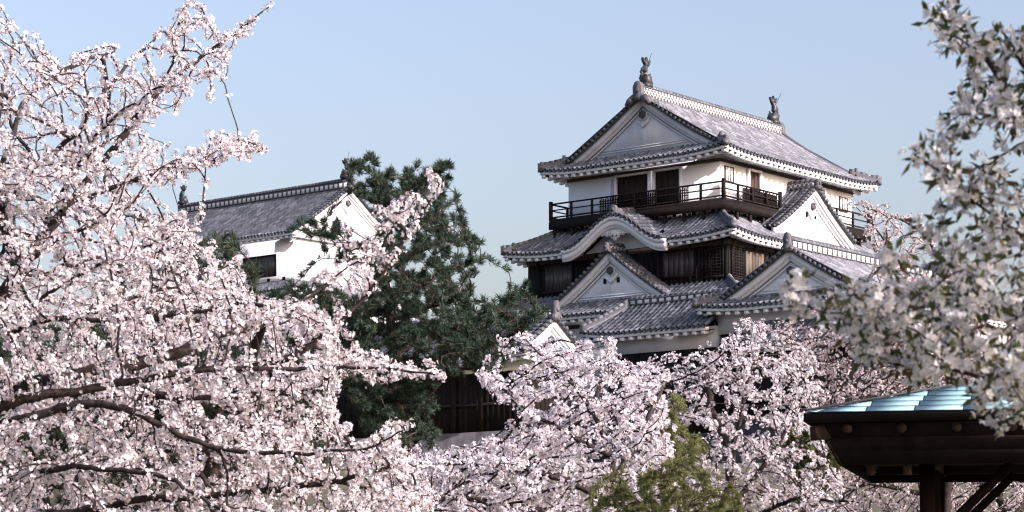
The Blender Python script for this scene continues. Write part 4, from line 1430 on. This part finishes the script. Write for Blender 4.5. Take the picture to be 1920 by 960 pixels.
# --- cherry further back, in front of the turret
y = 28.0
limbs = [
    ([ground_at(1360, y), *path(y, (1360, 1200), (1365, 960), (1370, 860), (1390, 760), (1410, 690), (1425, 630))], .09, .006),
    (path(y, (1365, 960), (1290, 860), (1230, 760), (1200, 690), dy=-.8), .03, .006),
    (path(y, (1370, 860), (1330, 760), (1320, 690), dy=.8), .02, .006),
    (path(y, (1365, 960), (1450, 840), (1500, 750), (1530, 690), dy=-.5), .03, .006),
    (path(y, (1365, 1000), (1480, 930), (1600, 940), dy=-1.5), .03, .006),
]
LP = [cloud([(1165, 700), (1225, 672), (1330, 655), (1380, 620), (1405, 598), (1440, 618), (1490, 660), (1530, 690), (1560, 740), (1520, 790), (1540, 850), (1590, 900), (1620, 1000), (1150, 1000), (1190, 850)], 26, 31.5, 3300)]
LP[0] = thin(LP[0], 1.2, .5, .56, 13)
blossom_tree('cherry_tree', 'white cherry tree right below the turret gable, beside the pavilion roof', 'flowering cherry trees', limbs, np.vstack(LP), .09, .0050, .0185, .098, 7.0,
             (.85, .865, .89), (.81, .80, .83), (.54, .42, .45), leafc=((.10, .06, .04), (.18, .11, .07)), leafn=.8, rlim=.024, ped=.036, reach=1.1)

# --- reddish cherry at the right, reaching up past the balcony
y = 33.0
limbs = [
    ([ground_at(1760, y), *path(y, (1765, 1200), (1775, 960), (1790, 760), (1780, 640), (1740, 560), (1690, 500), (1650, 440), (1605, 388))], .10, .006),
    (path(y, (1780, 640), (1770, 520), (1740, 440), (1660, 395), (1600, 383), dy=-.8), .02, .004),
    (path(y, (1790, 760), (1690, 690), (1600, 640), (1520, 650), dy=-1.0), .03, .006),
    (path(y, (1790, 760), (1640, 740), (1540, 760), dy=-1.6), .03, .006),
    (path(y, (1740, 560), (1660, 540), (1600, 560), (1540, 600), dy=.7), .018, .005),
]
LP = [cloud([(1560, 640), (1640, 560), (1700, 520), (1780, 500), (1850, 560), (1850, 760), (1700, 740), (1600, 770), (1480, 760), (1450, 690), (1500, 640)], 30.5, 35.5, 1000),
      cloud([(1595, 380), (1660, 385), (1725, 400), (1750, 450), (1780, 520), (1700, 540), (1620, 530), (1640, 480), (1610, 450), (1660, 430)], 31.5, 34, 170),
      cloud([(1400, 620), (1470, 600), (1560, 590), (1620, 640), (1500, 680)], 31, 34, 140)]
blossom_tree('cherry_tree', 'sparse reddish cherry tree whose top twigs cross the right end of the balcony', 'flowering cherry trees', limbs, np.vstack(LP), .11, .0055, .020, .085, 4.4,
             (.85, .85, .87), (.80, .78, .80), (.40, .24, .25), leafc=((.13, .06, .045), (.22, .11, .075)), leafn=1.3, rlim=.022, ped=.042, reach=1.2, leaf=(.045, .016))

# --- cherry behind the pavilion
y = 38.0
limbs = [
    ([ground_at(1900, y), *path(y, (1900, 1100), (1890, 980), (1870, 920), (1850, 880))], .09, .01),
    (path(y, (1890, 980), (1780, 940), (1690, 920), (1600, 900), dy=-.8), .03, .006),
    (path(y, (1890, 980), (1960, 900), (2000, 840), dy=.8), .03, .006),
    (path(y, (1870, 920), (1760, 890), (1650, 850), (1560, 800), dy=.8), .025, .006),
]
LP = [cloud([(1440, 830), (1560, 780), (1650, 790), (1990, 760), (1990, 1000), (1480, 1000)], 36, 42, 2100)]
blossom_tree('cherry_tree', 'pale cherry tree seen under the pavilion roof, behind its post and brace', 'flowering cherry trees', limbs, np.vstack(LP), .125, .006, .021, .10, 5,
             (.85, .855, .88), (.80, .79, .81), (.40, .24, .25), leafn=1.0, rlim=.026, ped=.045, reach=1.3, leaf=(.04, .015))

# --- blurred white cherry close to the camera, right edge
y = 5.2
limbs = [
    ([ground_at(2150, y), *path(y, (2140, 1600), (2080, 700), (2000, 350), (1940, 215), (1890, 165), (1850, 110))], .03, .007),
    ([ground_at(2150, y) + np.array((.02, 0, .3)), np.array((2.0, 5.0, -.6)), np.array((2.6, 4.5, .5)), np.array((3.2, 4.0, 1.6)), np.array((3.6, 3.7, 2.6))], .02, .005),  # limb of the added crown out of frame
    ([np.array((2.6, 4.5, .5)), np.array((3.4, 4.3, 1.2)), np.array((4.2, 4.0, 2.0))], .012, .004),
    ([np.array((3.2, 4.0, 1.6)), np.array((2.9, 3.4, 2.3)), np.array((2.8, 3.0, 2.9))], .010, .004),
    (path(y, (2020, 330), (1975, 170), (1920, 105), (1880, 60)), .010, .003),
    (path(y, (1940, 215), (1890, 205), (1850, 212), (1800, 215), dy=-.1), .006, .0022),
    (path(y, (2040, 560), (1900, 420), (1830, 370), (1770, 320), (1715, 290), dy=-.3), .006, .0018),
    (path(y, (2080, 700), (1900, 590), (1800, 560), (1700, 590), (1580, 600), (1495, 570), dy=-.4), .007, .0018),
    (path(y, (2080, 740), (1940, 700), (1850, 720), (1720, 690), (1640, 680), dy=.3), .006, .0018),
    (path(y, (1880, 160), (1850, 90), (1800, 50), (1755, 25), dy=.2), .005, .0018),
    (path(y, (2080, 760), (1950, 760), (1900, 790), (1860, 800), dy=.2), .004, .0018),
]
LP = [cloud([(1745, 12), (1800, 20), (1860, 60), (1950, 90), (1950, 260), (1860, 250), (1800, 215), (1810, 130), (1750, 60)], 4.9, 5.6, 62),
      cloud([(1705, 310), (1715, 270), (1760, 255), (1800, 290), (1850, 330), (1870, 270), (1990, 300), (1990, 500), (1800, 480), (1750, 430), (1760, 370)], 4.8, 5.7, 80),
      cloud([(1480, 565), (1500, 540), (1570, 545), (1640, 510), (1700, 490), (1780, 440), (1990, 480), (1990, 720), (1880, 760), (1800, 735), (1720, 700), (1640, 690), (1600, 640), (1500, 590)], 4.6, 5.9, 270),
      cloud([(1830, 720), (1960, 700), (1990, 790), (1860, 805)], 4.9, 5.5, 26),
      np.array((3.15, 3.9, 2.15)) + np.array((1.35, 1.25, 1.35)) * (lambda d: d / np.linalg.norm(d, axis=1)[:, None] * rng.random((len(d), 1)) ** .33)(rng.normal(0, 1, (1100, 3)))]  # unseen crown towards the sun, added to shade the near branches
LP[:4] = [thin(p, .32, .6, .72, 41) for p in LP[:4]]
blossom_tree('cherry_tree', 'out of focus white cherry branches with green young leaves, very close at the right edge', 'flowering cherry trees', limbs, np.vstack(LP), .04, .0014, .0125, .034, 3.4,
             (.80, .82, .86), (.72, .73, .76), (.58, .56, .46), leafc=((.05, .078, .032), (.10, .085, .04)), leafn=2.0, rlim=.0042, ped=.030, reach=.5, rmax=.0055, leaf=(.036, .014))


# --- pine
def pine(name, label, limbs, pts, step, rmin, tuft, needles, c0, c1, reach, rlim, gap, cat='pine tree', group=None, up=.7, nw=.014):
    base = np.array(limbs[0][0][0], float)
    P, par, rad = colonise(limbs, pts, step, step * 1.3, reach, jitter=.22)
    r, kids = wood(P, par, rad, rmin, rmax=.12)
    root = empty(name, tuple(base)); tag(root, label, cat, group)
    limb_mesh(P, par, r).build('trunk', PINEBARK, root)
    q, d = along(P, par, r, rlim, gap)
    tips = np.where(kids == 0)[0]
    q = np.vstack([q, P[tips], P[tips]]); d = np.vstack([d, P[tips] - P[par[tips]], P[tips] - P[par[tips]]])
    d = d / (np.linalg.norm(d, axis=1)[:, None] + 1e-9) + np.array((0, 0, up)); d /= np.linalg.norm(d, axis=1)[:, None]
    idx = np.repeat(np.arange(len(q)), needles)
    shift = rng.uniform(-.3, .45, (len(idx), 1)) * tuft
    nd = d[idx] * .75 + rng.normal(0, .55, (len(idx), 3)); nd /= np.linalg.norm(nd, axis=1)[:, None]
    c = q[idx] + d[idx] * shift
    m = MB(False)
    tone = rng.uniform(.7, 1.25, (len(q), 1))[idx]
    add_leaves(m, c, nd, tuft * rng.uniform(.65, 1.1, len(idx)), nw, mixcol(c0, c1, len(idx)) * tone, .05)
    m.build('crown', NEEDLE, root)
    print(label[:30], 'nodes', len(P), 'tufts', len(q))
    return root


y = 46.0
limbs = [
    ([ground_at(800, y), *path(y, (795, 960), (775, 860), (752, 760), (745, 660), (738, 560), (722, 470), (735, 400), (720, 350), (690, 315))], .20, .03),
    (path(y, (735, 400), (770, 360), (800, 335), (832, 318), dy=-.6), .05, .012),
    (path(y, (722, 470), (780, 430), (825, 395), (857, 372), dy=.8), .05, .012),
    (path(y, (728, 500), (790, 470), (840, 445), (885, 452), dy=-.8), .05, .012),
    (path(y, (738, 560), (800, 530), (850, 505), (900, 487), dy=.6), .05, .012),
    (path(y, (742, 600), (820, 570), (875, 560), dy=-.9), .05, .012),
    (path(y, (745, 660), (840, 625), (920, 600), (980, 545), dy=-.4), .07, .012),
    (path(y, (748, 690), (850, 655), (940, 640), (1018, 585), dy=-1.6), .06, .012),
    (path(y, (745, 660), (690, 600), (620, 585), (560, 600), dy=-1.4), .06, .012),
    (path(y, (722, 470), (660, 460), (600, 440), (556, 430), dy=-1.2), .05, .012),
    (path(y, (752, 760), (690, 700), (620, 660), (570, 650), dy=-1.0), .05, .012),
    (path(y, (752, 760), (820, 730), (850, 690), (930, 690), dy=-1.5), .04, .012),
    (path(y, (775, 860), (720, 800), (680, 770), dy=-.9), .04, .012),
    (path(y, (735, 400), (690, 380), (655, 335), dy=.5), .04, .012),
]
LP = [cloud([(650, 315), (690, 303), (710, 325), (760, 322), (800, 315), (835, 313), (822, 340), (800, 350), (780, 380), (730, 400), (690, 400), (660, 345)], 44.6, 47.4, 330),
      cloud([(720, 400), (790, 380), (830, 365), (860, 368), (830, 385), (780, 420), (740, 440), (700, 440)], 44.5, 47.5, 180),
      cloud([(730, 430), (800, 425), (865, 405), (878, 412), (860, 430), (790, 455), (730, 470)], 44.5, 47.5, 180),
      cloud([(720, 470), (800, 462), (885, 445), (892, 456), (830, 480), (760, 500), (690, 500)], 44, 48, 230),
      cloud([(690, 510), (790, 510), (860, 495), (903, 482), (900, 497), (840, 520), (780, 545), (690, 550)], 44, 48, 280),
      cloud([(660, 560), (780, 545), (860, 530), (880, 540), (880, 568), (800, 580), (680, 600), (640, 590)], 43.5, 48, 320),
      cloud([(560, 575), (650, 580), (800, 590), (900, 575), (960, 560), (988, 538), (985, 560), (930, 600), (900, 640), (760, 655), (620, 650), (560, 610)], 43.5, 48, 760),
      cloud([(800, 640), (900, 600), (960, 590), (1025, 575), (1020, 600), (990, 620), (960, 650), (950, 690), (900, 700), (800, 690)], 43, 46.5, 420),
      cloud([(570, 640), (700, 640), (830, 680), (830, 705), (800, 740), (800, 780), (820, 830), (740, 850), (680, 810), (640, 720), (560, 690)], 43.5, 47, 900),
      cloud([(490, 550), (560, 538), (660, 545), (700, 570), (700, 640), (560, 660), (480, 600)], 43.5, 47, 300),
      cloud([(548, 425), (600, 412), (640, 420), (660, 445), (610, 455), (560, 445)], 44.4, 46, 90),
      cloud([(560, 440), (620, 450), (700, 470), (690, 500), (640, 500)], 44.4, 46, 50)]
LP = [np.vstack([thin(p, 2.2, .28, .80, 21)]) for p in LP]
pine('pine_tree', 'tall dark green pine with layered branches between the left turret and the keep', limbs, np.vstack(LP), .16, .009, .16, 36,
     (.026, .042, .034), (.070, .098, .070), 1.4, .05, .13)

# dark evergreen glimpsed through the pink blossom
y = 52.0
limbs = [([ground_at(400, y), *path(y, (400, 900), (410, 760), (420, 640), (430, 540), (440, 450))], .2, .03),
         (path(y, (420, 640), (330, 600), (230, 560), dy=-1), .05, .012), (path(y, (410, 760), (520, 720), (600, 700), dy=-1), .05, .012),
         (path(y, (420, 640), (480, 560), (480, 505), dy=-.6), .04, .012), (path(y, (400, 900), (250, 820), (180, 740), dy=-1), .05, .012)]
LP = [cloud([(395, 450), (430, 445), (455, 480), (470, 500), (495, 500), (490, 525), (440, 545), (520, 610), (620, 690), (620, 900), (220, 1000), (-60, 1000), (-60, 640), (180, 600), (200, 520), (300, 480)], 50, 55, 2400)]
pine('pine_tree', 'dark pine glimpsed through the pink blossom, below the white turret', limbs, np.vstack(LP), .22, .012, .24, 30,
     (.026, .042, .032), (.06, .085, .055), 2.0, .06, .22)


# --- shrubs
def shrub(name, label, cat, base, limbs, pts, step, rmin, ln, wd, per, c0, c1, gap, droop=0.0, mat=None, accent=None):
    P, par, rad = colonise(limbs, pts, step, step * 1.3, .8, jitter=.2, trop=.1)
    r, kids = wood(P, par, rad, rmin, rmax=.04)
    root = empty(name, tuple(base)); tag(root, label, cat)
    limb_mesh(P, par, r).build('trunk', PINEBARK, root)
    q, d = along(P, par, r, rmin * 6, gap)
    idx = np.repeat(np.arange(len(q)), per)
    nd = d[idx] * .9 + rng.normal(0, .6, (len(idx), 3)); nd[:, 2] -= droop
    col = mixcol(c0, c1, len(idx))
    if accent is not None:
        k = rng.random(len(idx)) < accent[0]; col[k] = mixcol(accent[1], accent[2], int(k.sum()))
    m = MB(False)
    add_leaves(m, q[idx], nd, ln * rng.uniform(.6, 1.2, len(idx)), wd, col)
    m.build('crown', mat or LEAF, root)


y = 16.5
b = ground_at(1250, y)
limbs = [([b, *path(y, (1250, 1100), (1250, 960), (1240, 880))], .02, .004), (path(y, (1250, 1000), (1180, 920), (1130, 910)), .01, .003), (path(y, (1250, 1000), (1310, 930), (1360, 930)), .01, .003)]
shrub('conifer_shrub', 'feathery yellow-green conifer shrub at the bottom edge among the white blossom', 'shrub', b, limbs,
      thin(cloud([(1100, 1000), (1105, 930), (1140, 920), (1160, 880), (1200, 890), (1225, 862), (1260, 868), (1300, 855), (1330, 890), (1365, 885), (1395, 940), (1400, 1000)], 15.4, 17.6, 900), .5, .5, .40, 31), .05, .002, .058, .0065, 15, (.08, .09, .04), (.165, .172, .075), .022, .2)
y = 22.5
b = ground_at(1280, y)
limbs = [([b, *path(y, (1280, 1100), (1278, 960), (1270, 850), (1262, 750))], .025, .003)]
shrub('conifer_shrub', 'slender yellow-green conifer top poking up through the white cherry blossom', 'shrub', b, limbs,
      thin(cloud([(1215, 805), (1245, 760), (1265, 730), (1290, 760), (1320, 805), (1345, 860), (1230, 870)], 22.6, 24.6, 200), .5, .6, .36, 37), .06, .0025, .065, .009, 14, (.09, .105, .045), (.20, .205, .085), .028, .2)
y = 29.5
b = ground_at(1510, y)
limbs = [([b, *path(y, (1510, 1100), (1510, 960), (1505, 870), (1495, 820))], .03, .006), (path(y, (1510, 960), (1560, 890), (1575, 850)), .012, .004)]
shrub('evergreen_shrub', 'dark evergreen shrub with a few orange leaves beside the left corner of the pavilion roof', 'shrub', b, limbs,
      cloud([(1450, 840), (1490, 812), (1530, 822), (1560, 850), (1580, 885), (1540, 890), (1480, 865)], 28.7, 30.3, 170), .07, .003, .13, .03, 7, (.03, .045, .018), (.09, .11, .045), .05, .1, accent=(.04, (.35, .14, .03), (.45, .22, .06)))
